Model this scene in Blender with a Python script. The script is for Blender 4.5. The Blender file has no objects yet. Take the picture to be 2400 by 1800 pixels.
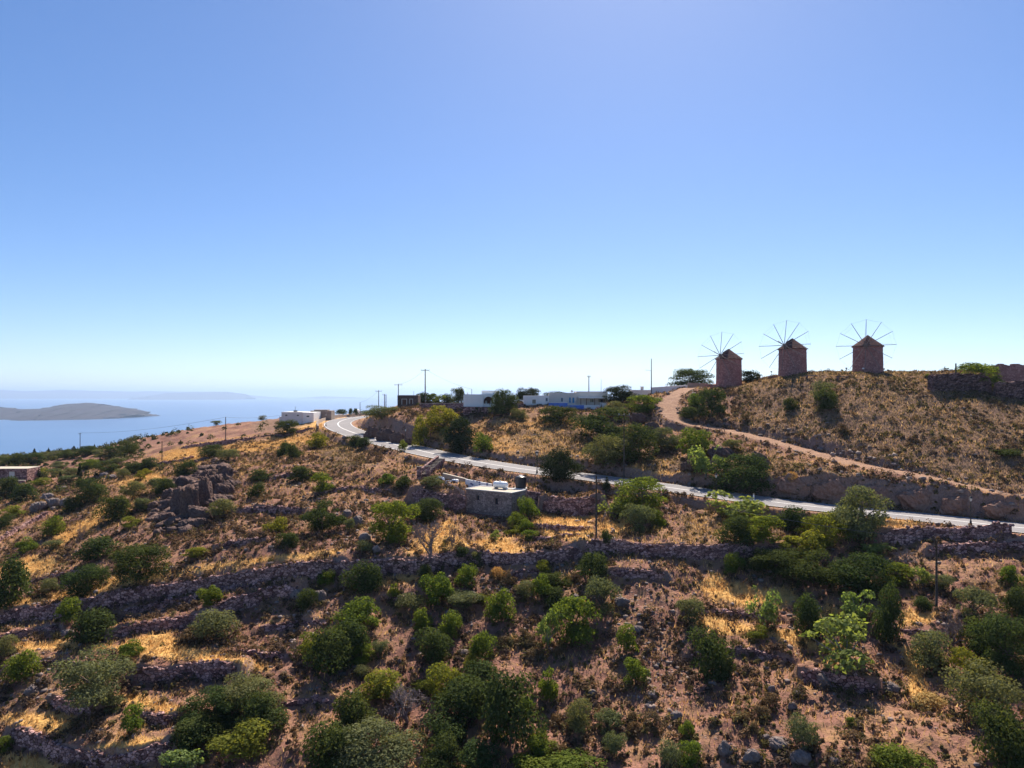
# Hillside with three windmills above a curving road, sea at left. Metres; camera at the origin looking along +Y, Z up.
SKY_DUST, SKY_SAT, SKY_TINT, SKY_STR, SUN_E, HAZE, EXPO = 0.28, 1.33, (0.96, 0.995, 1.05, 1), 0.100, 5.0, 0.00005, 1.0
import bpy, math, random
import numpy as np
from mathutils import Vector, Matrix

PI = math.pi
scene = bpy.context.scene
COL = scene.collection
rng = np.random.default_rng(7)
random.seed(7)

# ---------------------------------------------------------------- camera frame
# Photo positions are noted in a 2212 x 1659 frame; horizon row 852, focal length 1536.
FW, FH, UC, VH, FOC = 2212.0, 1659.0, 1106.0, 852.0, 1536.0
SUN_AZ, SUN_EL = math.radians(11), math.radians(46)   # to the right of straight ahead

# ---------------------------------------------------------------- noise
def _hash(ix, iy, seed):
    h = (ix.astype(np.int64) * 374761393 + iy.astype(np.int64) * 668265263 + seed * 974711) & 0xFFFFFFFF
    h = ((h ^ (h >> 13)) * 1274126177) & 0xFFFFFFFF
    h = (h ^ (h >> 16)) & 0xFFFFFFFF
    return h / 4294967295.0

def vnoise(x, y, seed=0):
    ix, iy = np.floor(x), np.floor(y)
    fx, fy = x - ix, y - iy
    fx = fx * fx * fx * (fx * (fx * 6 - 15) + 10)
    fy = fy * fy * fy * (fy * (fy * 6 - 15) + 10)
    a, b = _hash(ix, iy, seed), _hash(ix + 1, iy, seed)
    c, d = _hash(ix, iy + 1, seed), _hash(ix + 1, iy + 1, seed)
    return (a + (b - a) * fx) * (1 - fy) + (c + (d - c) * fx) * fy - 0.5

def fbm(x, y, seed=0, oct=4, gain=0.5):
    s, a, f = 0, 1.0, 1.0
    for k in range(oct):
        s = s + a * vnoise(x * f + 17.3 * k, y * f - 9.1 * k, seed + k)
        a *= gain
        f *= 2.03
    return s

def sstep(a, b, x):
    t = np.clip((x - a) / (b - a), 0, 1)
    return t * t * (3 - 2 * t)

# ---------------------------------------------------------------- mesh helpers
def mesh(name, verts, faces, mats=(), smooth=False, midx=None):
    """faces: list of tuples, or an (n,3) / (n,4) integer array."""
    me = bpy.data.meshes.new(name)
    verts = np.asarray(verts, dtype=np.float32).reshape(-1, 3)
    if isinstance(faces, np.ndarray):
        n, k = faces.shape
        me.vertices.add(len(verts))
        me.vertices.foreach_set('co', verts.ravel())
        me.loops.add(n * k)
        me.loops.foreach_set('vertex_index', faces.astype(np.int32).ravel())
        me.polygons.add(n)
        me.polygons.foreach_set('loop_start', np.arange(0, n * k, k, dtype=np.int32))
        if smooth:
            me.polygons.foreach_set('use_smooth', np.ones(n, dtype=bool))
    else:
        me.from_pydata([tuple(map(float, v)) for v in verts], [], faces)
        if smooth:
            for p in me.polygons:
                p.use_smooth = True
    for m in mats:
        me.materials.append(m)
    if midx is not None:
        me.polygons.foreach_set('material_index', np.asarray(midx, dtype=np.int32))
    me.update(calc_edges=True)
    return me

def link(name, me, parent=None, label=None, cat=None, group=None, kind=None, loc=None, rz=0.0):
    o = bpy.data.objects.new(name, me)
    COL.objects.link(o)
    if parent is not None:
        o.parent = parent
    if loc is not None:
        o.location = loc
    if rz:
        o.rotation_euler = (0, 0, rz)
    if label: o['label'] = label
    if cat:
        o['category'] = cat
        o['kind'] = 'thing'
    if group: o['group'] = group
    if kind: o['kind'] = kind
    return o

class MB:
    """Collects boxes, tubes, lathes and prisms into one mesh."""
    def __init__(s):
        s.v, s.f = [], []
    def add(s, vs, fs):
        n = len(s.v)
        s.v += [tuple(map(float, p)) for p in vs]
        s.f += [tuple(i + n for i in f) for f in fs]
        return s
    def box(s, x0, x1, y0, y1, z0, z1):
        return s.add([(x0, y0, z0), (x1, y0, z0), (x1, y1, z0), (x0, y1, z0), (x0, y0, z1), (x1, y0, z1), (x1, y1, z1), (x0, y1, z1)],
                     [(0, 3, 2, 1), (4, 5, 6, 7), (0, 1, 5, 4), (1, 2, 6, 5), (2, 3, 7, 6), (3, 0, 4, 7)])
    def tube(s, pts, rad, n=6, cap=True):
        pts = [Vector(p) for p in pts]
        if not hasattr(rad, '__len__'):
            rad = [rad] * len(pts)
        rings = []
        vs, fs = [], []
        for i, p in enumerate(pts):
            d = (pts[min(i + 1, len(pts) - 1)] - pts[max(i - 1, 0)])
            d = d.normalized() if d.length > 1e-9 else Vector((0, 0, 1))
            a = d.cross(Vector((0, 0, 1)))
            if a.length < 0.05:
                a = d.cross(Vector((1, 0, 0)))
            a.normalize()
            b = d.cross(a)
            for k in range(n):
                t = 2 * PI * k / n
                vs.append(p + (a * math.cos(t) + b * math.sin(t)) * rad[i])
        for i in range(len(pts) - 1):
            for k in range(n):
                k2 = (k + 1) % n
                fs.append((i * n + k, i * n + k2, (i + 1) * n + k2, (i + 1) * n + k))
        if cap:
            fs.append(tuple(range(n)))
            fs.append(tuple((len(pts) - 1) * n + k for k in reversed(range(n))))
        return s.add(vs, fs)
    def lathe(s, prof, n=24, c=(0, 0, 0), axis='z'):
        vs, fs = [], []
        for r, h in prof:
            for k in range(n):
                t = 2 * PI * k / n
                p = (r * math.cos(t), r * math.sin(t), h)
                if axis == 'x':
                    p = (p[2], p[0], p[1])
                vs.append((p[0] + c[0], p[1] + c[1], p[2] + c[2]))
        m = len(prof)
        for i in range(m - 1):
            for k in range(n):
                k2 = (k + 1) % n
                fs.append((i * n + k, i * n + k2, (i + 1) * n + k2, (i + 1) * n + k))
        fs.append(tuple(reversed(range(n))))
        fs.append(tuple((m - 1) * n + k for k in range(n)))
        return s.add(vs, fs)
    def mesh(s, name, mat, smooth=False):
        return mesh(name, s.v, s.f, [mat], smooth)
    def build(s, name, mat, parent=None, smooth=False, **kw):
        return link(name, s.mesh(name, mat, smooth), parent, **kw)

def empty(name, loc, label, cat, group=None, rz=0.0):
    o = bpy.data.objects.new(name, None)
    COL.objects.link(o)
    o.empty_display_size = 0.3
    o.location = loc
    o.rotation_euler = (0, 0, rz)
    o['label'] = label
    o['category'] = cat
    o['kind'] = 'thing'
    if group: o['group'] = group
    return o

# ---------------------------------------------------------------- materials
class NT:
    def __init__(s, name):
        s.m = bpy.data.materials.new(name)
        s.m.use_nodes = True
        s.t = s.m.node_tree
        s.t.nodes.clear()
        s.out = s.n('ShaderNodeOutputMaterial')
    def n(s, typ, props=None, **inp):
        nd = s.t.nodes.new(typ)
        for k, v in (props or {}).items():
            setattr(nd, k, v)
        for k, v in inp.items():
            key = k.replace('_', ' ')
            sock = nd.inputs[int(k[1:])] if (k[0] == 'i' and k[1:].isdigit()) else nd.inputs[key]
            if isinstance(v, bpy.types.NodeSocket):
                s.t.links.new(v, sock)
            else:
                sock.default_value = v
        return nd
    def obj(s):
        return s.n('ShaderNodeTexCoord').outputs['Object']
    def noise(s, vec, scale, detail=4.0, rough=0.6):
        return s.n('ShaderNodeTexNoise', Vector=vec, Scale=scale, Detail=detail, Roughness=rough).outputs['Fac']
    def ramp(s, fac, *stops):
        nd = s.n('ShaderNodeValToRGB', Fac=fac)
        el = nd.color_ramp.elements
        while len(el) < len(stops):
            el.new(0.5)
        for e, (p, c) in zip(el, stops):
            e.position = p
            e.color = (c, c, c, 1) if isinstance(c, (int, float)) else (c[0], c[1], c[2], 1)
        return nd.outputs['Color']
    def mix(s, fac, a, b, mode='MIX'):
        nd = s.t.nodes.new('ShaderNodeMix')
        nd.data_type = 'RGBA'
        nd.blend_type = mode
        for i, v in ((0, fac), (6, a), (7, b)):
            if isinstance(v, bpy.types.NodeSocket):
                s.t.links.new(v, nd.inputs[i])
            elif i == 0:
                nd.inputs[i].default_value = v
            else:
                nd.inputs[i].default_value = (v[0], v[1], v[2], 1)
        return nd.outputs[2]
    def math(s, op, a, b=0.0, clamp=False):
        nd = s.n('ShaderNodeMath', {'operation': op, 'use_clamp': clamp})
        for i, v in ((0, a), (1, b)):
            if isinstance(v, bpy.types.NodeSocket):
                s.t.links.new(v, nd.inputs[i])
            else:
                nd.inputs[i].default_value = v
        return nd.outputs[0]
    def bump(s, h, strength=0.6, dist=0.1):
        return s.n('ShaderNodeBump', Height=h, Strength=strength, Distance=dist).outputs['Normal']
    def principled(s, color, rough=0.85, normal=None, metal=0.0, spec=0.3):
        kw = {'Roughness': rough, 'Metallic': metal}
        p = s.n('ShaderNodeBsdfPrincipled')
        for k, v in (('Base Color', color), ('Roughness', rough), ('Metallic', metal), ('Specular IOR Level', spec), ('Normal', normal)):
            if v is None:
                continue
            if isinstance(v, bpy.types.NodeSocket):
                s.t.links.new(v, p.inputs[k])
            elif k == 'Base Color':
                p.inputs[k].default_value = (v[0], v[1], v[2], 1)
            else:
                p.inputs[k].default_value = v
        return p.outputs[0]
    def done(s, shader):
        s.t.links.new(shader, s.out.inputs['Surface'])
        return s.m

def mat_simple(name, c, rough=0.8, var=0.25, scale=3.0, metal=0.0, bump=0.0, spec=0.3):
    t = NT(name)
    o = t.obj()
    f = t.noise(o, scale, 5)
    c2 = tuple(x * (1 - var) for x in c)
    c3 = tuple(min(1, x * (1 + var * 0.6)) for x in c)
    col = t.ramp(f, (0.3, c2), (0.72, c3))
    nrm = t.bump(t.noise(o, scale * 4, 5), bump, 0.05) if bump else None
    return t.done(t.principled(col, rough, nrm, metal, spec))

def mat_stone(name, ca, cb, joint, scale=3.2, bump=1.0, stain=0.35):
    t = NT(name)
    o = t.obj()
    warp = t.n('ShaderNodeTexNoise', Vector=o, Scale=scale * 0.8, Detail=2.0)
    ov = t.n('ShaderNodeVectorMath', {'operation': 'MULTIPLY_ADD'}, i0=warp.outputs['Color'], i1=(0.16, 0.16, 0.16), i2=o).outputs[0]
    mp = t.n('ShaderNodeMapping', Vector=ov, Scale=(1, 1, 1.5)).outputs[0]
    vor = t.n('ShaderNodeTexVoronoi', {'feature': 'F1'}, Vector=mp, Scale=scale)
    edge = t.n('ShaderNodeTexVoronoi', {'feature': 'DISTANCE_TO_EDGE'}, Vector=mp, Scale=scale).outputs['Distance']
    rnd = t.n('ShaderNodeSeparateColor', Color=vor.outputs['Color']).outputs[0]
    col = t.ramp(rnd, (0.1, ca), (0.9, cb))
    big = t.noise(o, 0.35, 4)
    col = t.mix(t.ramp(big, (0.4, 0.0), (0.7, stain)), col, tuple(x * 0.55 for x in ca))
    fine = t.noise(o, 14, 4)
    col = t.mix(0.5, col, t.ramp(fine, (0.3, 0.55), (0.7, 1.15)), 'MULTIPLY')
    e = t.ramp(edge, (0.0, 0.0), (0.09, 1.0))
    col = t.mix(e, joint, col)
    h = t.math('ADD', t.math('MULTIPLY', e, 0.8), t.math('MULTIPLY', fine, 0.5))
    return t.done(t.principled(col, 0.92, t.bump(h, bump, 0.12), 0, 0.15))

def mat_leaf(name, ca, cb, trans=0.45, tint=(1.25, 1.2, 0.55), hue=0.12):
    """Leaves: random tone per leaf and per plant, light passing through them."""
    t = NT(name)
    geo = t.n('ShaderNodeNewGeometry')
    oi = t.n('ShaderNodeObjectInfo').outputs['Random']
    col = t.ramp(geo.outputs['Random Per Island'], (0.0, ca), (1.0, cb))
    col = t.mix(hue * 4, col, t.ramp(oi, (0.0, (1.18, 1.02, 0.75)), (0.5, (1, 1, 1)), (1.0, (0.72, 0.92, 0.95))), 'MULTIPLY')
    tc = t.mix(1.0, col, tint, 'MULTIPLY')
    d = t.n('ShaderNodeBsdfDiffuse', Color=col).outputs[0]
    tr = t.n('ShaderNodeBsdfTranslucent', Color=tc).outputs[0]
    return t.done(t.n('ShaderNodeMixShader', Fac=trans, i1=d, i2=tr).outputs[0])
# ================================================================ terrain
# columns: photo column -> (row, distance in metres)
COLS = {
 -700: [(1659, 76), (1400, 100), (1200, 135), (1080, 190), (1010, 300), (995, 400)],
 -350: [(1659, 72), (1400, 94), (1250, 115), (1150, 142), (1062, 200), (1005, 300), (990, 380)],
 0: [(1659, 68), (1500, 78), (1400, 87), (1345, 95), (1290, 103), (1200, 122), (1120, 150), (1060, 185), (1030, 225), (1003, 280), (990, 340)],
 150: [(1659, 66), (1500, 76), (1400, 85), (1325, 95), (1260, 100), (1180, 116), (1110, 145), (1060, 180), (1022, 225), (992, 290), (976, 345)],
 300: [(1659, 64), (1500, 74), (1400, 82), (1305, 92), (1250, 96), (1160, 110), (1090, 132), (1030, 165), (995, 200), (970, 245), (948, 310)],
 450: [(1659, 63), (1500, 73), (1400, 81), (1290, 91), (1235, 94.5), (1150, 108), (1090, 124), (1030, 148), (985, 178), (955, 215), (922, 300)],
 600: [(1659, 62), (1500, 72), (1400, 80), (1275, 90.5), (1225, 93.5), (1120, 111), (1050, 130), (1000, 146), (955, 182), (930, 215), (906, 262)],
 720: [(1659, 62), (1500, 71.5), (1400, 79), (1250, 91), (1215, 93.5), (1120, 109), (1040, 129), (980, 152), (948, 175)],
 790: [(896, 285)],
 860: [(1659, 61), (1500, 71), (1400, 78.5), (1245, 91), (1205, 94.5), (1120, 108), (1050, 122), (1000, 136)],
 1000: [(1659, 60.5), (1500, 70.5), (1400, 78), (1300, 85.5), (1215, 93), (1180, 98), (1120, 107), (1070, 116), (1030, 124), (965, 146), (935, 158), (905, 168), (882, 178)],
 1106: [(1659, 60), (1500, 70), (1400, 77.5), (1300, 85), (1222, 92.5), (1180, 97), (1115, 107.5), (1050, 118), (1028, 122.5), (950, 145), (915, 160), (881, 171)],
 1250: [(1659, 59.5), (1500, 69), (1400, 76.5), (1300, 84), (1200, 93), (1150, 99), (1110, 107), (1060, 115), (1010, 125), (960, 139), (915, 156), (881, 171)],
 1350: [(1659, 59), (1500, 68.5), (1400, 76), (1300, 83.5), (1195, 93), (1160, 98), (1100, 107), (1020, 122), (960, 137), (905, 157), (868, 171)],
 1450: [(1659, 58), (1500, 68), (1400, 75), (1300, 83), (1203, 92), (1160, 96), (1090, 107), (980, 130), (915, 147), (880, 156), (850, 168)],
 1575: [(1659, 57), (1500, 67), (1400, 74), (1300, 82), (1205, 91), (1150, 97), (1105, 104), (1000, 122), (950, 133), (900, 147), (838, 170)],
 1700: [(1659, 56), (1500, 66), (1400, 73), (1300, 81), (1205, 90), (1150, 96), (1015, 113), (964, 128), (946, 132), (900, 139), (850, 148), (822, 154), (812, 166)],
 1850: [(1659, 55), (1500, 65), (1400, 72), (1300, 80), (1205, 89.5), (1150, 95), (1040, 106.5), (1003, 116), (984, 119.5), (920, 127.5), (860, 136), (820, 144), (807, 157)],
 2000: [(1659, 54), (1500, 64), (1400, 71), (1300, 79), (1210, 88), (1160, 93), (1056, 103), (1030, 108.5), (1012, 112), (950, 120), (890, 129.5), (840, 139), (816, 146), (808, 160)],
 2212: [(1659, 53), (1500, 63), (1400, 70), (1300, 78), (1210, 86), (1092, 97), (1075, 100.5), (1054, 104.5), (970, 115), (900, 126), (850, 138), (826, 148)],
 2500: [(1659, 52), (1400, 69), (1250, 81), (1120, 95), (1070, 101), (960, 114), (880, 128), (835, 142)],
 2900: [(1659, 50), (1400, 67), (1250, 79), (1150, 92), (1070, 102), (950, 116), (880, 130), (840, 145)],
}
# further points in metres (x, y, z): the ground beyond what the photo shows
FAR = [(-55, 520, -70), (-200, 600, -85), (-350, 700, -120), (-120, 420, -40), (20, 250, -7), (20, 330, -30), (60, 250, -3), (60, 330, -28), (110, 230, 4), (110, 300, -22),
       (30, 185, -3.0), (-10, 215, -6), (-14, 300, -22), (-60, 330, -17), (-120, 360, -30), (50, 195, 1.5), (75, 190, 5), (100, 185, 5), (150, 190, 6), (150, 280, -15), (-35, 205, -4.6), (-30, 235, -7),
       (0, 30, -47), (-40, 30, -50), (40, 30, -46), (0, 0, -62), (-80, 20, -58), (90, 20, -55), (0, 800, -150), (-300, 1000, -190), (300, 800, -150), (250, 400, -40)]
# road centre line (column, row, distance)
ROAD = [(2900, 1190, 82), (2560, 1172, 86.5), (2212, 1141, 93), (2000, 1118, 99.3), (1700, 1088, 104.8), (1450, 1054, 114), (1250, 1028, 121.3), (1106, 1010, 128.5), (980, 989, 137.8),
        (880, 967, 150.5), (800, 946, 166), (748, 929, 188), (731, 919, 208), (734, 911, 229), (757, 904, 252), (800, 899, 272), (850, 897, 288), (905, 899, 300)]
TRACK = [(2900, 1120, 92), (2500, 1100, 96), (2212, 1075, 100.5), (2000, 1030, 108.5), (1850, 1003, 116), (1750, 976, 124.5), (1650, 948, 133), (1560, 927, 140), (1500, 918, 143.5), (1462, 904, 147),
         (1444, 884, 154), (1450, 864, 161), (1468, 850, 167), (1490, 838, 175)]

def W(u, v, y):
    return ((u - UC) / FOC * y, y, -(v - VH) / FOC * y)

def spline(P, step=1.0):
    P = [Vector(p) for p in P]
    out = []
    for i in range(len(P) - 1):
        p0, p1, p2, p3 = P[max(i - 1, 0)], P[i], P[i + 1], P[min(i + 2, len(P) - 1)]
        n = max(2, int((p2 - p1).length / step))
        for k in range(n):
            t = k / n
            out.append(0.5 * ((2 * p1) + (p2 - p0) * t + (2 * p0 - 5 * p1 + 4 * p2 - p3) * t * t + (3 * p1 - p0 - 3 * p2 + p3) * t ** 3))
    out.append(P[-1])
    return np.array([tuple(p) for p in out])

road_c = spline([W(*p) for p in ROAD], 1.0)
track_c = spline([W(*p) for p in TRACK], 1.0)
CTRL = [W(u, v, y) for u, c in COLS.items() for v, y in c] + FAR
CTRL += [tuple(p) for p in road_c[::14]]
# the rocky hump inside the bend
CTRL += [W(u, v, y) for u, v, y in ((812, 905, 178), (812, 893, 196), (850, 905, 170), (850, 886, 188), (900, 915, 163), (900, 881, 184), (930, 890, 176), (860, 878, 205), (960, 879, 185))]
CTRL = np.array(CTRL)

def _rbf():
    P = CTRL[:, :2] / 50.0
    n = len(P)
    def k(d2):
        return np.sqrt(d2 + 0.012)
    A = np.zeros((n + 3, n + 3))
    d2 = ((P[:, None] - P[None]) ** 2).sum(-1)
    A[:n, :n] = -k(d2) + np.eye(n) * 0.004
    A[:n, n] = 1; A[:n, n + 1:] = P
    A[n, :n] = 1; A[n + 1:, :n] = P.T
    w = np.linalg.solve(A, np.concatenate([CTRL[:, 2], [0, 0, 0]]))
    def f(x, y):
        sh = x.shape
        q = np.stack([x.ravel(), y.ravel()], 1) / 50.0
        out = np.empty(len(q))
        for i in range(0, len(q), 40000):
            b = q[i:i + 40000]
            d = ((b[:, None, 0] - P[None, :, 0]) ** 2 + (b[:, None, 1] - P[None, :, 1]) ** 2)
            out[i:i + 40000] = -k(d) @ w[:n] + w[n] + b @ w[n + 1:]
        return out.reshape(sh)
    return f
rbf = _rbf()

def seq(*parts):
    out = []
    for a, b, s in parts:
        out.append(np.arange(a, b, s))
    return np.concatenate(out)
TT = seq((-1.9, -0.95, 0.03), (-0.95, -0.80, 0.01), (-0.80, 0.80, 0.0026), (0.80, 0.95, 0.01), (0.95, 1.91, 0.03))
YY = np.concatenate([seq((3, 50, 2.0), (50, 130, 0.24), (130, 185, 0.4), (185, 330, 1.1)), 330 * 1.07 ** np.arange(0, 24)])
GX = TT[None, :] * YY[:, None]
GY = np.repeat(YY[:, None], len(TT), 1)
GH = rbf(GX, GY)
GH = np.where(GY > 560, np.minimum(GH, -70 - (GY - 560) * 0.16), GH)

def polydist(pl, X, Y, pad=14.0, closed=False):
    """Distance to a polyline, signed side (+ = left of its direction), arc position, overshoot past an end, height along it; inf outside the padded box."""
    best = np.full(X.shape, np.inf); side = np.zeros(X.shape); arc = np.zeros(X.shape); z = np.zeros(X.shape); over = np.zeros(X.shape)
    m = (X > pl[:, 0].min() - pad) & (X < pl[:, 0].max() + pad) & (Y > pl[:, 1].min() - pad) & (Y < pl[:, 1].max() + pad)
    x, y = X[m], Y[m]
    b, sd, ar, zz, ov = best[m], side[m], arc[m], z[m], over[m]
    s0 = 0.0
    for i in range(len(pl) - 1):
        ax, ay, az = pl[i]; bx, by, bz = pl[i + 1]
        dx, dy = bx - ax, by - ay
        L2 = dx * dx + dy * dy + 1e-12
        t0 = ((x - ax) * dx + (y - ay) * dy) / L2
        t = np.clip(t0, 0, 1)
        d = np.hypot(x - ax - t * dx, y - ay - t * dy)
        c = dx * (y - ay) - dy * (x - ax)
        u = d < b
        b = np.where(u, d, b); sd = np.where(u, np.sign(c), sd); ar = np.where(u, s0 + t * math.sqrt(L2), ar); zz = np.where(u, az + t * (bz - az), zz)
        o = np.zeros_like(t0)
        if i == 0: o = np.maximum(o, -t0 * math.sqrt(L2))
        if i == len(pl) - 2: o = np.maximum(o, (t0 - 1) * math.sqrt(L2))
        ov = np.where(u, o, ov)
        s0 += math.sqrt(L2)
    best[m], side[m], arc[m], z[m], over[m] = b, sd, ar, zz, ov
    return best, side, arc, z, over

# roughness of the ground: broad lumps, small lumps, and ledges where it is steep
gy_, gx_ = np.gradient(GH)
slope = np.abs(gy_ / np.maximum(np.gradient(YY)[:, None], 1e-6))
near = 1 - sstep(300, 420, GY)
lump = fbm(GX / 9.0, GY / 9.0, 3, 4) * 0.95 + fbm(GX / 2.2, GY / 2.2, 11, 4, 0.6) * 0.42
ledge = (np.abs(fbm(GX / 5.0, GY / 5.0, 31, 3)) - 0.2) * 1.2
hillmask = sstep(1420, 1560, UC + FOC * TT)[None, :] * (GY > 112)
GH = GH + near * (lump * (1 - 0.45 * hillmask) + ledge * sstep(0.35, 0.7, slope))

rd, rside, rarc, rz_, _ = polydist(road_c, GX, GY, 12)
td, tside, tarc, tz, _ = polydist(track_c, GX, GY, 8)
ROADW = 4.1
def flatten_road():
    global GH
    w = 1 - sstep(ROADW + 0.9, ROADW + 2.3, rd)
    GH = np.where(w > 0, GH * (1 - w) + (rz_ - 0.10) * w, GH)
def flatten_track():
    global GH
    w = 1 - sstep(2.1, 3.5, td)
    GH = np.where(w > 0, GH * (1 - w) + (tz + 0.10 * fbm(GX, GY, 77, 3)) * w, GH)
flatten_track()
flatten_road()

def hcol(u):
    t = (u - UC) / FOC
    i = int(np.clip(np.searchsorted(TT, t) - 1, 0, len(TT) - 2))
    f = (t - TT[i]) / (TT[i + 1] - TT[i])
    return GH[:, i] * (1 - f) + GH[:, i + 1] * f

def at(u, v, ymin=40.0):
    """The first ground point seen at a photo position."""
    h = hcol(u)
    ray = -(v - VH) / FOC * YY
    ok = np.nonzero((h >= ray) & (YY > ymin))[0]
    if len(ok) == 0:
        j = int(np.argmax(np.where((YY > ymin) & (YY < 400), h / YY, -9)))
        return Vector(((u - UC) / FOC * YY[j], YY[j], h[j]))
    j = max(ok[0], 1)
    a, b = h[j - 1] - ray[j - 1], h[j] - ray[j]
    f = 0 if abs(b - a) < 1e-9 else np.clip(-a / (b - a), 0, 1)
    y = YY[j - 1] + f * (YY[j] - YY[j - 1])
    return Vector(((u - UC) / FOC * y, y, h[j - 1] + f * (h[j] - h[j - 1])))

def ground(x, y):
    t = x / y
    i = int(np.clip(np.searchsorted(TT, t) - 1, 0, len(TT) - 2))
    j = int(np.clip(np.searchsorted(YY, y) - 1, 0, len(YY) - 2))
    f = (t - TT[i]) / (TT[i + 1] - TT[i]); g = (y - YY[j]) / (YY[j + 1] - YY[j])
    return (GH[j, i] * (1 - f) + GH[j, i + 1] * f) * (1 - g) + (GH[j + 1, i] * (1 - f) + GH[j + 1, i + 1] * f) * g

def ground_many(x, y):
    t = x / y
    i = np.clip(np.searchsorted(TT, t) - 1, 0, len(TT) - 2)
    j = np.clip(np.searchsorted(YY, y) - 1, 0, len(YY) - 2)
    f = (t - TT[i]) / (TT[i + 1] - TT[i]); g = (y - YY[j]) / (YY[j + 1] - YY[j])
    return (GH[j, i] * (1 - f) + GH[j, i + 1] * f) * (1 - g) + (GH[j + 1, i] * (1 - f) + GH[j + 1, i + 1] * f) * g

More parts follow.
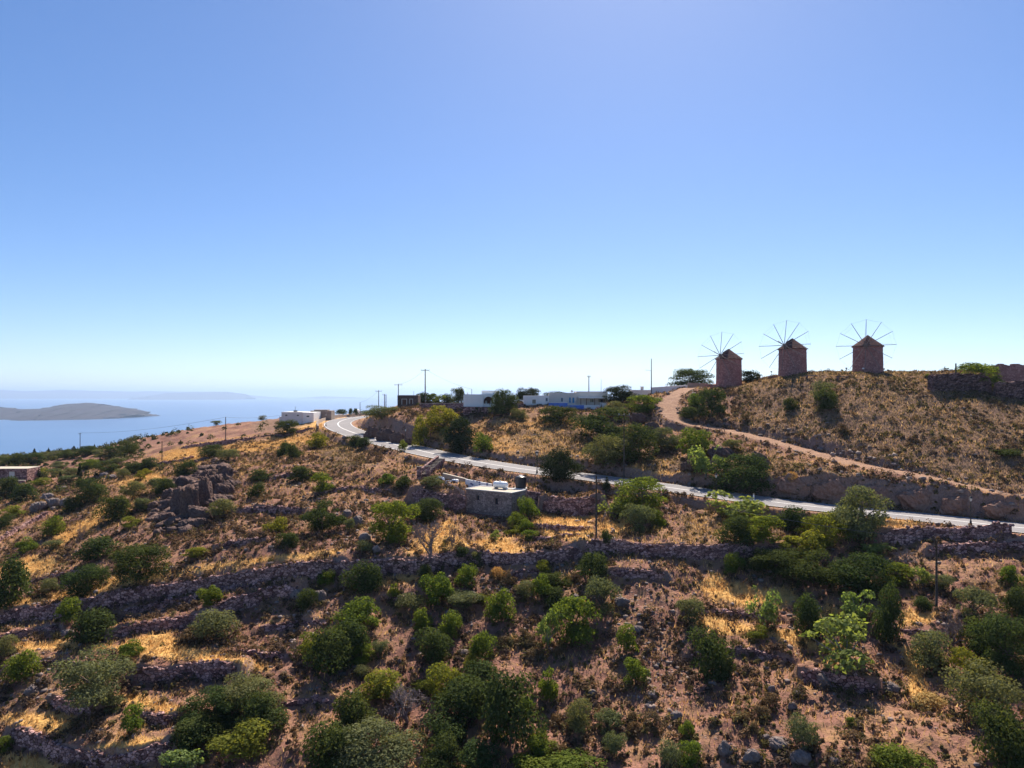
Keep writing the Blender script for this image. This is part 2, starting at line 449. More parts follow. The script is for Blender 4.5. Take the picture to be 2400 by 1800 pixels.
# ---------------------------------------------------------------- terrace walls
# base line in the photo (left to right), height m, how far the fill behind reaches m, label
M_WALL = mat_stone('drystone', (0.19, 0.098, 0.096), (0.66, 0.405, 0.37), (0.05, 0.027, 0.027), 2.3, 1.0)
M_PALE = mat_stone('pale_stone', (0.17, 0.145, 0.135), (0.36, 0.31, 0.28), (0.05, 0.04, 0.038), 3.0, 1.0, 0.2)
WALLS = [
 ([(20, 1598), (80, 1618), (150, 1650), (250, 1664), (335, 1642), (372, 1622)], 1.5, 4.0, 'low curved terrace wall holding the bottom left corner plot of dry grass'),
 ([(108, 1540), (150, 1556), (200, 1552)], 1.6, 3.5, 'short bulging terrace wall under the windswept tree at lower left'),
 ([(306, 1572), (345, 1584), (386, 1568)], 1.3, 3.0, 'short leaning terrace wall beside the slim green sapling'),
 ([(290, 1476), (365, 1480), (430, 1464), (508, 1462)], 1.9, 4.5, 'broken terrace wall under the long golden grass patch'),
 ([(1733, 1474), (1810, 1492), (1890, 1500)], 1.7, 4.0, 'dark rocky terrace bank under the pale fig tree'),
 ([(0, 1388), (60, 1378), (128, 1366)], 1.1, 3.0, 'low terrace wall at the left edge below the long dark wall'),
 ([(240, 1382), (333, 1368), (433, 1350), (500, 1318), (567, 1300), (640, 1284)], 1.6, 3.2, 'middle terrace wall climbing right above the golden grass'),
 ([(500, 1424), (560, 1432), (612, 1424)], 0.7, 2.5, 'knee high rubble wall between the golden grass and the small olive tree'),
 ([(270, 1328), (433, 1300), (540, 1282), (620, 1270)], 0.7, 2.0, 'thin low terrace wall just under the long dark wall'),
 ([(0, 1350), (70, 1349), (160, 1333), (300, 1309), (433, 1290), (567, 1269), (660, 1254), (737, 1245), (837, 1241), (904, 1241), (975, 1226), (1012, 1216)], 2.1, 5.5, 'longest dark dry stone terrace wall crossing the left half of the slope'),
 ([(1108, 1249), (1164, 1240)], 0.9, 2.5, 'short dry stone wall end above the green saplings in the middle'),
 ([(1317, 1244), (1375, 1249), (1432, 1250)], 1.1, 3.0, 'pale topped low wall left of the grey green bush by the rubble field'),
 ([(1017, 1215), (1070, 1222), (1137, 1229), (1204, 1216), (1258, 1202)], 1.8, 4.5, 'curved dry stone wall below the flat roofed cottage'),
 ([(1262, 1199), (1337, 1197), (1404, 1209), (1480, 1205), (1560, 1206), (1640, 1206), (1705, 1206)], 1.8, 5.0, 'long straight terrace wall behind the shaded thicket'),
 ([(2010, 1200), (2100, 1190), (2225, 1188), (2330, 1190)], 1.1, 3.0, 'low wall at the right edge below the roadside wall'),
 ([(1905, 1172), (2000, 1178), (2108, 1177), (2186, 1160)], 2.0, 3.0, 'roadside terrace wall beneath the street lamp nearest the right edge'),
 ([(1154, 1143), (1220, 1154), (1274, 1156)], 0.8, 2.5, 'small curved terrace wall right of the cottage'),
 ([(1140, 1172), (1200, 1176), (1250, 1168)], 0.6, 2.0, 'ankle high wall between two terraces right of the cottage'),
 ([(1172, 1107), (1215, 1114), (1262, 1114), (1300, 1104)], 3.0, 4.0, 'tall retaining wall under the windswept roadside pine'),
 ([(888, 1082), (925, 1090), (965, 1097), (1006, 1088)], 2.3, 6.0, 'dry stone retaining wall of the cottage yard'),
 ([(510, 1114), (583, 1109), (655, 1115)], 1.3, 4.0, 'curved terrace wall right of the rock pinnacles'),
 ([(470, 1196), (520, 1187), (568, 1180)], 0.9, 3.0, 'low terrace bank wall above the long dark wall'),
 ([(590, 1037), (625, 1031), (680, 1034)], 0.8, 3.0, 'low old wall on the slope below the bend'),
 ([(0, 1172), (50, 1142), (105, 1112)], 0.8, 2.5, 'low tumbled wall climbing from the left edge'),
 ([(388, 972), (440, 964), (500, 957), (570, 949), (640, 938), (680, 928)], 1.0, 4.0, 'long low field wall below the white villa'),
 ([(62, 1264), (130, 1252), (205, 1240)], 0.6, 2.5, 'thin broken wall on the yellow slope above the long wall at left'),
 ([(225, 1122), (300, 1107), (362, 1104)], 0.7, 2.5, 'thin tumbled wall left below the rock pinnacles'),
 ([(560, 1368), (640, 1354), (705, 1352)], 0.6, 2.5, 'thin rubble wall left of the large clump in the middle slope'),
 ([(825, 1302), (925, 1294), (1002, 1299)], 0.6, 2.5, 'thin wall under the low grey green bush in the upper middle'),
 ([(1480, 1328), (1600, 1333), (1695, 1347)], 0.6, 2.5, 'thin wall dividing the two golden strips at right'),
 ([(1495, 1424), (1600, 1414), (1705, 1434)], 0.7, 2.5, 'thin wall below the second golden strip'),
 ([(1895, 1362), (1985, 1374), (2040, 1372)], 0.6, 2.5, 'thin wall right of the tall dark tree with a bare trunk'),
 ([(690, 1067), (760, 1060), (842, 1066)], 0.7, 2.5, 'thin wall on the slope between the bend and the cottage yard'),
 ([(20, 1448), (100, 1440), (190, 1452)], 0.7, 2.5, 'thin wall behind the pale boulders at lower left'),
 ([(610, 1530), (680, 1520), (740, 1534)], 0.6, 2.5, 'thin wall on the red soil above the bottom thicket'),
 ([(340, 1004), (385, 999), (420, 990)], 0.7, 2.0, 'low field wall at the foot of the mown yellow field'),
]

def wall_obj(pl, h, label, thick=0.55, below=0.6, mat=None, taper=1.6, rough=0.09, stones=True, name='drystone_wall', cat='stone wall', group='dry stone terrace walls'):
    pts = spline([tuple(p) for p in pl], 0.34)
    seg = np.hypot(*np.diff(pts[:, :2], axis=0).T)
    s = np.concatenate([[0], np.cumsum(seg)]); L = s[-1]
    tan = np.gradient(pts[:, :2], axis=0); tan /= np.linalg.norm(tan, axis=1)[:, None] + 1e-9
    nor = np.stack([-tan[:, 1], tan[:, 0]], 1)
    nv = max(4, int((h + below) / 0.3) + 1)
    r = np.random.default_rng(abs(hash(label)) % 99991 if False else sum(map(ord, label)))
    hh = h * (0.55 + 0.45 * sstep(0, taper, np.minimum(s, L - s))) + fbm(s / 2.5, s * 0 + 3.3, 5, 3) * 0.22
    prof = [(-0.12 + 0.22 * k / (nv - 1), k / (nv - 1)) for k in range(nv)] + [(thick * 0.5, 1.0), (thick, 0.97), (thick, 0.55)]
    n, m = len(pts), len(prof)
    V = np.zeros((n, m, 3))
    for j, (off, f) in enumerate(prof):
        jt = (r.random(n) - 0.5) * 2 * rough
        V[:, j, 0] = pts[:, 0] + nor[:, 0] * (off + jt)
        V[:, j, 1] = pts[:, 1] + nor[:, 1] * (off + jt)
        V[:, j, 2] = pts[:, 2] - below + (hh + below) * f + (r.random(n) - 0.5) * rough * (1.6 if f > 0.9 else 0.6)
    idx = np.arange(n * m).reshape(n, m)
    F = np.stack([idx[:-1, :-1], idx[1:, :-1], idx[1:, 1:], idx[:-1, 1:]], -1).reshape(-1, 4)
    mb = MB()
    mb.v = [tuple(p) for p in V.reshape(-1, 3)]
    mb.f = [tuple(map(int, q)) for q in F] + [tuple(map(int, idx[0])), tuple(map(int, idx[-1][::-1]))]
    if stones:
        for k in range(int(L * 2.2)):
            i = r.integers(0, n)
            a = 0.11 + r.random() * 0.20
            o = r.random() * thick
            c = (pts[i, 0] + nor[i, 0] * o, pts[i, 1] + nor[i, 1] * o, pts[i, 2] + hh[i] + a * 0.3)
            stone(mb, c, a, r)
    return mb.build(name, mat or M_WALL, label=label, cat=cat, group=group)

_ico = None
def stone(mb, c, a, r, flat=0.7):
    global _ico
    if _ico is None:
        g = (1 + 5 ** 0.5) / 2
        vs = [(-1, g, 0), (1, g, 0), (-1, -g, 0), (1, -g, 0), (0, -1, g), (0, 1, g), (0, -1, -g), (0, 1, -g), (g, 0, -1), (g, 0, 1), (-g, 0, -1), (-g, 0, 1)]
        fs = [(0, 11, 5), (0, 5, 1), (0, 1, 7), (0, 7, 10), (0, 10, 11), (1, 5, 9), (5, 11, 4), (11, 10, 2), (10, 7, 6), (7, 1, 8), (3, 9, 4), (3, 4, 2), (3, 2, 6), (3, 6, 8), (3, 8, 9), (4, 9, 5), (2, 4, 11), (6, 2, 10), (8, 6, 7), (9, 8, 1)]
        _ico = (np.array(vs) / math.sqrt(1 + g * g), fs)
    v = _ico[0] * (0.7 + 0.6 * r.random((12, 1)))
    v = v * np.array([a * (0.7 + 0.7 * r.random()), a * (0.7 + 0.7 * r.random()), a * flat * (0.6 + 0.7 * r.random())])
    t = r.random() * 6.28
    v = np.stack([v[:, 0] * math.cos(t) - v[:, 1] * math.sin(t), v[:, 0] * math.sin(t) + v[:, 1] * math.cos(t), v[:, 2]], 1)
    mb.add(v + np.array(c), _ico[1])

wall_near = np.full(GX.shape, np.inf)
H0 = GH.copy()
BASES = [[at(u, v) for u, v in w[0]] for w in WALLS]
for (base, h, reach, label), pre in zip(WALLS, BASES):
    h *= 0.86
    pl = np.array([(p.x, p.y, max(p.z, min(ground(p.x, p.y), p.z + 0.5))) for p in pre])
    # even out depth jumps along the line
    if len(pl) > 3:
        sm = pl.copy()
        sm[1:-1] = (pl[:-2] + 2 * pl[1:-1] + pl[2:]) / 4
        k = (sm[:, 1] / pl[:, 1])[:, None]
        pl = np.where(np.abs(k - 1) > 0.004, pl * k, pl)
    dn = spline([tuple(p) for p in pl], 0.8)
    d, sd, ar, z, ov = polydist(dn, GX, GY, 16)
    w = (1 - sstep(0.0, 1.8, ov))
    up = np.clip(d - 0.05, 0, 0.4) / 0.4
    raise_ = h * up * np.exp(-(np.maximum(d - 0.5, 0) / reach) ** 1.6) * w
    # the step starts from the wall's own base height, so that the fill is level with its top
    lvl = np.where(sd > 0, np.maximum(np.maximum(GH, H0 + raise_), np.where(d < 1.2, z + h * up * 0.96, -99) * np.where(w > 0.6, 1, 99)), GH)
    flat = (sd < 0) & (d < 1.0) & (w > 0.6)
    lvl = np.where(flat, np.minimum(lvl, z + 0.05 + (d * 0.1)), lvl)
    GH = np.where(np.isfinite(d), lvl, GH)
    wall_near = np.minimum(wall_near, np.where(sd > 0, d, d * 0.6))
    wall_obj(pl, h, label)
flatten_track()
flatten_road()

# ---------------------------------------------------------------- ground cover zones (photo positions of the dry grass plots)
GRASS = [
 [(213, 1398), (300, 1378), (360, 1366), (390, 1386), (440, 1404), (593, 1434), (570, 1450), (417, 1430), (307, 1412)],
 [(0, 1308), (150, 1270), (300, 1240), (400, 1226), (500, 1212), (640, 1194), (740, 1186), (740, 1200), (600, 1212), (450, 1232), (250, 1268), (80, 1305), (0, 1312)],
 [(255, 1494), (333, 1505), (392, 1535), (383, 1550), (317, 1531), (257, 1515)],
 [(183, 1615), (300, 1592), (367, 1588), (417, 1548), (412, 1582), (350, 1622), (250, 1638)],
 [(0, 1546), (117, 1540), (177, 1565), (133, 1587), (0, 1562)],
 [(0, 1622), (90, 1638), (140, 1665), (0, 1670)],
 [(28, 1385), (160, 1380), (170, 1400), (30, 1404)],
 [(1503, 1257), (1558, 1248), (1625, 1272), (1715, 1266), (1730, 1295), (1690, 1314), (1525, 1300)],
 [(1478, 1350), (1535, 1328), (1625, 1355), (1708, 1361), (1751, 1385), (1812, 1402), (1800, 1418), (1735, 1400), (1658, 1373), (1575, 1370)],
 [(1770, 1308), (1838, 1300), (1845, 1326), (1775, 1328)],
 [(1938, 1320), (2028, 1326), (2010, 1348), (1945, 1350)],
 [(1905, 1375), (1975, 1398), (2010, 1480), (2045, 1520), (1990, 1535), (1968, 1480), (1950, 1405)],
 [(338, 1000), (360, 975), (433, 964), (445, 988), (393, 998)],
 [(470, 965), (670, 940), (668, 958), (477, 980)],
 [(262, 1044), (353, 1013), (352, 1032), (265, 1055)],
 [(205, 1105), (300, 1072), (270, 1110), (180, 1150), (130, 1190), (100, 1180)],
 [(0, 1230), (60, 1200), (130, 1205), (110, 1230), (0, 1262)],
 [(870, 1195), (965, 1117), (985, 1140), (1010, 1178), (985, 1190), (900, 1200)],
 [(1020, 1165), (1100, 1168), (1160, 1190), (1095, 1198), (1035, 1185)],
 [(1150, 1108), (1284, 1118), (1282, 1170), (1150, 1146)],
 [(1300, 1120), (1360, 1118), (1360, 1152), (1300, 1150)],
 [(1008, 913), (1150, 903), (1262, 905), (1272, 928), (1020, 926)],
 [(1015, 940), (1180, 936), (1268, 950), (1265, 985), (1120, 985), (1020, 960)],
 [(1350, 1010), (1440, 1000), (1480, 1025), (1400, 1032)],
 [(820, 1252), (906, 1243), (905, 1256), (820, 1266)],
 [(1500, 1120), (1580, 1110), (1600, 1160), (1480, 1165)],
 [(925, 925), (990, 930), (985, 950), (930, 945)],
 [(1890, 1118), (1990, 1128), (1990, 1140), (1890, 1134)],
 [(735, 893), (640, 912), (620, 935), (700, 925), (770, 900), (790, 895)],
]
SCRUB = [  # greener plots
 [(1475, 1110), (1700, 1118), (1720, 1160), (1475, 1165)],
 [(560, 905), (690, 905), (640, 930), (540, 930)],
 [(1380, 985), (1500, 990), (1480, 1020), (1380, 1015)],
 [(690, 960), (780, 950), (800, 1000), (700, 1020)],
 [(1100, 930), (1275, 930), (1270, 1000), (1130, 990)],
]
def in_poly(poly, U, V):
    """Soft inside test in photo rows and columns (about 8 units of feather)."""
    P = np.array(poly, float)
    m = (U > P[:, 0].min() - 20) & (U < P[:, 0].max() + 20) & (V > P[:, 1].min() - 20) & (V < P[:, 1].max() + 20)
    res = np.zeros(U.shape)
    if not m.any():
        return res
    x, y = U[m], V[m]
    ins = np.zeros(x.shape, bool); dist = np.full(x.shape, 1e9)
    for i in range(len(P)):
        ax, ay = P[i]; bx, by = P[(i + 1) % len(P)]
        c = ((ay > y) != (by > y)) & (x < (bx - ax) * (y - ay) / (by - ay + 1e-12) + ax)
        ins ^= c
        dx, dy = bx - ax, by - ay
        t = np.clip(((x - ax) * dx + (y - ay) * dy) / (dx * dx + dy * dy), 0, 1)
        dist = np.minimum(dist, np.hypot(x - ax - t * dx, y - ay - t * dy))
    sd = np.where(ins, dist, -dist)
    res[m] = sstep(-8, 8, sd)
    return res

# level yard beside the cottage
yx, yy = GX - (950 - UC) / FOC * GY, GY
inn = sstep(-5.5, -3.8, yx) * (1 - sstep(4.0, 5.0, yx)) * sstep(114.6, 115.6, yy) * (1 - sstep(120.5, 122.5, yy))
GH = np.where(inn > 0, np.maximum(GH, GH * (1 - inn) + (-14.62) * inn), GH)
# the ground falls away below the cottage front
c0, c1 = np.array([-7.28, 112.8]), np.array([-0.07, 108.0])
e_ = (c1 - c0) / np.linalg.norm(c1 - c0)
fa = (GX - c0[0]) * e_[0] + (GY - c0[1]) * e_[1]
fb = (GX - c0[0]) * e_[1] - (GY - c0[1]) * e_[0]
inn = sstep(-2.5, -0.5, fa) * (1 - sstep(9.5, 11.5, fa)) * sstep(-4.5, -4.0, -fb) * (1 - sstep(-0.3, 1.0, -fb - 0.3))
GH = np.where(inn > 0, np.minimum(GH, GH * (1 - inn) + (-18.7 - 0.12 * np.maximum(fb, 0)) * inn), GH)
# banks above the track and the road are broken and stony
bank = np.maximum(((tside < 0) & (td < 9)) * sstep(2.2, 3.2, td) * (1 - sstep(5, 8, td)), ((rside < 0) & (rd < 10)) * sstep(ROADW + 1.2, ROADW + 2.4, rd) * (1 - sstep(7.5, 10, rd)) * (GX > 0))
GH = GH + bank * (0.55 * fbm(GX / 1.3, GY / 1.3, 301, 4, 0.6) + 0.5 * np.abs(fbm(GX / 2.6, GY / 2.6, 311, 3)))
GU = UC + FOC * GX / GY
GV = VH - FOC * GH / GY
jx = fbm(GX / 2.5, GY / 2.5, 51, 3) * 26
jy = fbm(GX / 2.5, GY / 2.5, 57, 3) * 12
Zgrass = np.zeros(GX.shape); Zscrub = np.zeros(GX.shape)
for p in GRASS: Zgrass = np.maximum(Zgrass, in_poly(p, GU + jx, GV + jy) * (0.5 if p[0] in ((1008, 913), (1015, 940), (1500, 1120)) else 1.0))
for p in SCRUB: Zscrub = np.maximum(Zscrub, in_poly(p, GU + jx, GV + jy))
hill = sstep(0.28, 0.36, TT)[None, :] * sstep(2.3, 3.4, td) * (GY > 104) * (GH > tz * 0 - 14.5) * (GY < 172)
hill = hill * np.where(td < 8, tside < 0, 1)
Zscrub = np.maximum(Zscrub, hill * 0.85)
Zgravel = np.zeros(GX.shape)
for p in ([(1350, 1265), (1430, 1270), (1440, 1400), (1480, 1560), (1700, 1660), (1500, 1660), (1340, 1500), (1300, 1330)], [(1010, 1235), (1260, 1215), (1250, 1260), (1050, 1290)], [(640, 1262), (760, 1262), (700, 1400), (610, 1440)], [(720, 1090), (790, 1090), (800, 1190), (730, 1190)]):
    Zgravel = np.maximum(Zgravel, in_poly(p, GU + jx * 2, GV + jy * 2))
verge = (1 - sstep(ROADW + 0.3, ROADW + 1.8, rd))
dirt = 1 - sstep(1.8, 2.9, td + fbm(GX, GY, 91, 3) * 0.8)

t = NT('ground_soil')
o = t.obj()
va = t.n('ShaderNodeVertexColor', {'layer_name': 'zone'})
sep = t.n('ShaderNodeSeparateColor', Color=va.outputs['Color'])
zg, zs, zr, zd = sep.outputs[0], sep.outputs[1], sep.outputs[2], va.outputs['Alpha']
nb, nm, nf = t.noise(o, 0.09, 5), t.noise(o, 0.7, 6, 0.65), t.noise(o, 5.0, 6, 0.7)
soil = t.ramp(nb, (0.3, (0.205, 0.092, 0.066)), (0.55, (0.31, 0.155, 0.108)), (0.75, (0.38, 0.21, 0.14)))
soil = t.mix(t.ramp(nm, (0.35, 0.0), (0.65, 0.75)), soil, (0.15, 0.085, 0.072))
straw = t.ramp(nf, (0.3, (0.30, 0.165, 0.072)), (0.7, (0.50, 0.30, 0.12)))
gpat = t.math('ADD', t.math('MULTIPLY', nm, 0.7), t.math('MULTIPLY', nb, 0.5))
soil = t.mix(t.ramp(gpat, (0.58, 0.0), (0.72, 0.55)), soil, straw)
gold = t.ramp(nf, (0.3, (0.52, 0.285, 0.090)), (0.7, (0.74, 0.45, 0.155)))
col = t.mix(zg, soil, gold)
grn = t.ramp(nm, (0.3, (0.15, 0.095, 0.065)), (0.6, (0.24, 0.148, 0.100)), (0.8, (0.31, 0.195, 0.130)))
col = t.mix(t.math('MULTIPLY', zs, 0.8), col, grn)
vor = t.n('ShaderNodeTexVoronoi', {'feature': 'F1'}, Vector=o, Scale=1.9)
peb = t.ramp(vor.outputs['Distance'], (0.18, 1.0), (0.34, 0.0))
pebm = t.math('MULTIPLY', peb, t.math('ADD', zr, t.ramp(nm, (0.55, 0.0), (0.75, 0.6)), True))
rockc = t.ramp(nf, (0.25, (0.17, 0.108, 0.092)), (0.75, (0.38, 0.275, 0.235)))
col = t.mix(pebm, col, rockc)
nz = t.n('ShaderNodeSeparateXYZ', Vector=t.n('ShaderNodeNewGeometry').outputs['Normal']).outputs[2]
steep = t.ramp(t.math('ADD', nz, t.math('MULTIPLY', t.math('SUBTRACT', nm, 0.5), 0.3)), (0.62, 1.0), (0.78, 0.0))
cliff = t.mix(t.ramp(nb, (0.45, 0.0), (0.6, 1.0)), rockc, t.ramp(nf, (0.25, (0.22, 0.11, 0.08)), (0.75, (0.42, 0.235, 0.17))))
col = t.mix(t.math('MULTIPLY', steep, 0.85), col, cliff)
dirtc = t.ramp(nm, (0.3, (0.27, 0.155, 0.105)), (0.7, (0.38, 0.235, 0.155)))
col = t.mix(t.math('MULTIPLY', zd, 0.9), col, dirtc)
col = t.mix(0.55, col, t.ramp(t.noise(o, 2.2, 8, 0.75), (0.3, 0.5), (0.68, 1.3)), 'MULTIPLY')
hgt = t.math('ADD', t.math('ADD', t.math('MULTIPLY', nf, 0.5), t.math('MULTIPLY', nm, 0.9)), t.math('MULTIPLY', peb, 0.25))
M_GROUND = t.done(t.principled(col, 0.95, t.bump(hgt, 0.9, 0.3), 0, 0.1))

nr, nc = GX.shape
idx = np.arange(nr * nc).reshape(nr, nc)
F = np.stack([idx[:-1, :-1], idx[:-1, 1:], idx[1:, 1:], idx[1:, :-1]], -1).reshape(-1, 4)
me = mesh('ground', np.stack([GX, GY, GH], -1).reshape(-1, 3), F, [M_GROUND], True)
ca = me.color_attributes.new('zone', 'FLOAT_COLOR', 'POINT')
ca.data.foreach_set('color', np.stack([Zgrass, Zscrub, Zgravel, np.maximum(dirt, verge * 0.8)], -1).astype(np.float32).ravel())
link('ground', me, kind='structure', label='reddish brown rocky hillside soil')

# ---------------------------------------------------------------- road
def ribbon(c, w0, w1, dz, step=1, close=None):
    tan = np.gradient(c[:, :2], axis=0); tan /= np.linalg.norm(tan, axis=1)[:, None]
    nor = np.stack([-tan[:, 1], tan[:, 0]], 1)
    V = []
    for k in range(len(c)):
        for w in (w0, w1):
            V.append((c[k, 0] + nor[k, 0] * w, c[k, 1] + nor[k, 1] * w, c[k, 2] + dz))
    Fs = [(2 * k, 2 * k + 1, 2 * k + 3, 2 * k + 2) for k in range(0, len(c) - 1, step)]
    return V, Fs
t = NT('asphalt')
o = t.obj()
f = t.noise(o, 1.2, 6); g = t.noise(o, 0.12, 3)
c = t.ramp(f, (0.3, (0.205, 0.195, 0.20)), (0.7, (0.26, 0.25, 0.255)))
c = t.mix(t.ramp(g, (0.4, 0.0), (0.65, 0.5)), c, (0.29, 0.27, 0.262))
M_ROAD = t.done(t.principled(c, 0.95, t.bump(t.noise(o, 20, 4), 0.3, 0.02), 0, 0.05))
V, Fs = ribbon(road_c, -ROADW, ROADW, 0.02)
link('road', mesh('road', V, Fs, [M_ROAD], True), kind='structure', label='pale grey asphalt road curving up the hill')
M_PAINT = mat_simple('road_paint', (0.75, 0.74, 0.73), 0.7, 0.2, 2.0)
mb = MB()
for w0, w1 in ((-0.12, 0.12),):
    mb.add(*ribbon(road_c, w0, w1, 0.032))
for w in (-ROADW + 0.25, ROADW - 0.25):
    mb.add(*ribbon(road_c, w - 0.06, w + 0.06, 0.032))
mb.build('road_markings', M_PAINT, kind='structure', label='white centre and edge lines on the road')
# ================================================================ plants
def rand_dirs(r, n):
    v = r.normal(size=(n, 3))
    return v / np.linalg.norm(v, axis=1)[:, None]

def leaf_cards(C, N, size, r, aspect=1.7, bend=0.35):
    """Leaf sprays: each a kite of two triangles folded along its rib. C centres, N facing directions."""
    n = len(C)
    a = np.cross(N, rand_dirs(r, n)); a /= np.linalg.norm(a, axis=1)[:, None] + 1e-9
    b = np.cross(N, a)
    s = size * (0.6 + 0.8 * r.random(n))[:, None]
    tip = C + a * s * aspect * 0.5 - N * s * bend * 0.4
    tail = C - a * s * aspect * 0.5
    l = C + b * s * 0.5 - N * s * bend * 0.5 + a * s * 0.1
    q = C - b * s * 0.5 - N * s * bend * 0.5 + a * s * 0.1
    V = np.stack([tail, l, tip, q], 1).reshape(-1, 3)
    i = np.arange(n)[:, None] * 4
    F = np.concatenate([i + [0, 2, 1], i + [0, 3, 2]], 1).reshape(-1, 3)
    return V, F

def crown_mesh(name, mat, seed, lobes, leaves, size, flat=1.0, low=0.0, spread=0.36, lobe=0.22, droop=0.0, top=1.0, fill=0.25, shape=None, foot=0.0):
    """A unit crown (about 1 wide, 0..1 high): uneven lobes of leaf sprays with gaps between them."""
    r = np.random.default_rng(seed)
    L = []
    tries = 0
    while len(L) < lobes and tries < 4000:
        tries += 1
        p = r.random(3) * 2 - 1
        rad = math.sqrt(p[0] ** 2 + p[1] ** 2)
        if shape == 'cone':
            z = r.random()
            w = (math.sin(min(z * 1.35 + 0.18, 1) * PI * 0.5) if z < 0.55 else 1.0) * max(0.08, 1 - max(0, z - 0.3) / 0.74)
            a = r.random() * 6.28
            L.append((math.cos(a) * 0.30 * w, math.sin(a) * 0.30 * w, 0.06 + z * 0.88, (0.20 + 0.06 * r.random()) * (0.35 + 0.65 * w), 1))
            continue
        if rad ** 2 + p[2] ** 2 > 1 or (rad ** 2 + p[2] ** 2 < 0.22 and r.random() > fill):
            continue
        z = low + (top - low) * (0.5 + p[2] * 0.36)
        k = 1.0 if p[2] < 0.3 else 0.9
        L.append((p[0] * spread * k, p[1] * spread * k, z - droop * rad ** 2, lobe * (0.40 + 1.0 * r.random() ** 1.3), flat))
    Cs, Ns = [], []
    wsum = sum(l[3] ** 2 for l in L)
    for x, y, z, q, fl in L:
        n = max(8, int(leaves * q * q / wsum))
        d = rand_dirs(r, n)
        d[:, 2] = np.where(d[:, 2] < -0.35, -d[:, 2] * 0.6, d[:, 2])
        d /= np.linalg.norm(d, axis=1)[:, None]
        rr = q * (0.55 + 0.55 * r.random(n) ** 0.6)
        # each lobe is broken into a few sprays so that its skin is ragged
        k = rand_dirs(r, 7)
        rag = np.max(d @ k.T, axis=1)
        rr = rr * (0.66 + 0.42 * rag)
        c = np.stack([x + d[:, 0] * rr, y + d[:, 1] * rr, z + d[:, 2] * rr * 0.85 * fl], 1)
        Cs.append(c)
        out = (r.random(n) < 0.10) & (d[:, 2] > -0.1)
        c = np.where(out[:, None], c + d * (q * 0.35 * r.random(n) ** 1.5)[:, None] + np.array([0, 0, 0.02]), c)
        nn = d + r.normal(size=(n, 3)) * 0.55 + np.array([0, 0, 0.35])
        Ns.append(nn / np.linalg.norm(nn, axis=1)[:, None])
    C, N = np.concatenate(Cs), np.concatenate(Ns)
    # fill the unit box: about 1 wide, foliage from foot to 1
    for j in (0, 1):
        a, b = np.percentile(C[:, j], (3, 97))
        C[:, j] = (C[:, j] - (a + b) / 2) / (b - a)
        L = [tuple((l[i] - (a + b) / 2) / (b - a) if i == j else l[i] for i in range(5)) for l in L]
    a, b = np.percentile(C[:, 2], (1.0, 99.3))
    C[:, 2] = foot + (C[:, 2] - a) / (b - a) * (1 - foot)
    L = [(l[0], l[1], foot + (l[2] - a) / (b - a) * (1 - foot), l[3], l[4]) for l in L]
    C[:, 2] = np.maximum(C[:, 2], 0.01)
    V, F = leaf_cards(C, N, size, r)
    return mesh(name, V, F, [mat]), L

def trunk_mesh(name, mat, seed, L, r0, lean=0.06, fork=0.3, n=5, count=9):
    r = np.random.default_rng(seed + 500)
    mb = MB()
    f = Vector((lean * (r.random() - 0.5) * 2, lean * (r.random() - 0.5) * 2, fork))
    mb.tube([(0, 0, -0.12), (0.01, 0, fork * 0.4), f], [r0 * 1.25, r0, r0 * 0.8], 7)
    for x, y, z, q, fl in sorted(L, key=lambda l: -l[3])[:count]:
        e = Vector((x, y, z))
        m = f.lerp(e, 0.5) + Vector((r.normal() * 0.03, r.normal() * 0.03, 0.02))
        mb.tube([f - Vector((0, 0, 0.02)), m, e], [r0 * 0.6, r0 * 0.4, r0 * 0.12], n)
    return mb.mesh(name, mat, True)

def bare_mesh(name, mat, seed, depth=6, r0=0.03, spread=0.6):
    r = np.random.default_rng(seed)
    mb = MB()
    def grow(p, d, l, rad, k):
        q = p + d * l * 0.5 + Vector(r.normal(size=3) * l * 0.06)
        e = q + (d + Vector(r.normal(size=3) * 0.14)).normalized() * l * 0.5
        mb.tube([p, q, e], [rad, rad * 0.85, rad * 0.7], 4 if k > 2 else 3, cap=False)
        if k == 0:
            return
        for j in range(2 if r.random() < 0.45 else 3):
            nd = (d + Vector(r.normal(size=3)) * spread + Vector((0, 0, 0.16))).normalized()
            grow(e, nd, l * (0.68 + 0.2 * r.random()), max(rad * 0.62, 0.0035), k - 1)
    for j in range(3):
        d = Vector((r.normal() * 0.45, r.normal() * 0.45, 1)).normalized()
        grow(Vector((0, 0, -0.05)), d, 0.24, r0, depth)
    me = mb.mesh(name, mat, False)
    co = np.array([v.co for v in me.vertices])
    sc = np.array([1.0 / max(np.ptp(co[:, 0]), 1e-3), 1.0 / max(np.ptp(co[:, 1]), 1e-3), 1.0 / co[:, 2].max()])
    co *= sc
    me.vertices.foreach_set('co', co.astype(np.float32).ravel())
    me.update()
    return me

M_BARK = mat_simple('bark', (0.105, 0.080, 0.065), 0.95, 0.35, 6, bump=0.5)
M_PALEBARK = mat_simple('pale_bark', (0.24, 0.21, 0.19), 0.9, 0.3, 6, bump=0.4)
M_TWIG = mat_simple('dry_twigs', (0.20, 0.155, 0.15), 0.95, 0.3, 3)
M_G = mat_leaf('leaves_green', (0.073, 0.107, 0.024), (0.164, 0.201, 0.046), 0.48, (1.45, 1.35, 0.5))
M_D = mat_leaf('leaves_dark', (0.037, 0.056, 0.022), (0.086, 0.104, 0.037), 0.35, (1.3, 1.25, 0.6))
M_O = mat_leaf('leaves_olive', (0.092, 0.105, 0.049), (0.182, 0.189, 0.092), 0.36, (1.3, 1.2, 0.6))
M_Y = mat_leaf('leaves_yellow_green', (0.111, 0.130, 0.029), (0.233, 0.238, 0.050), 0.5, (1.4, 1.25, 0.45))
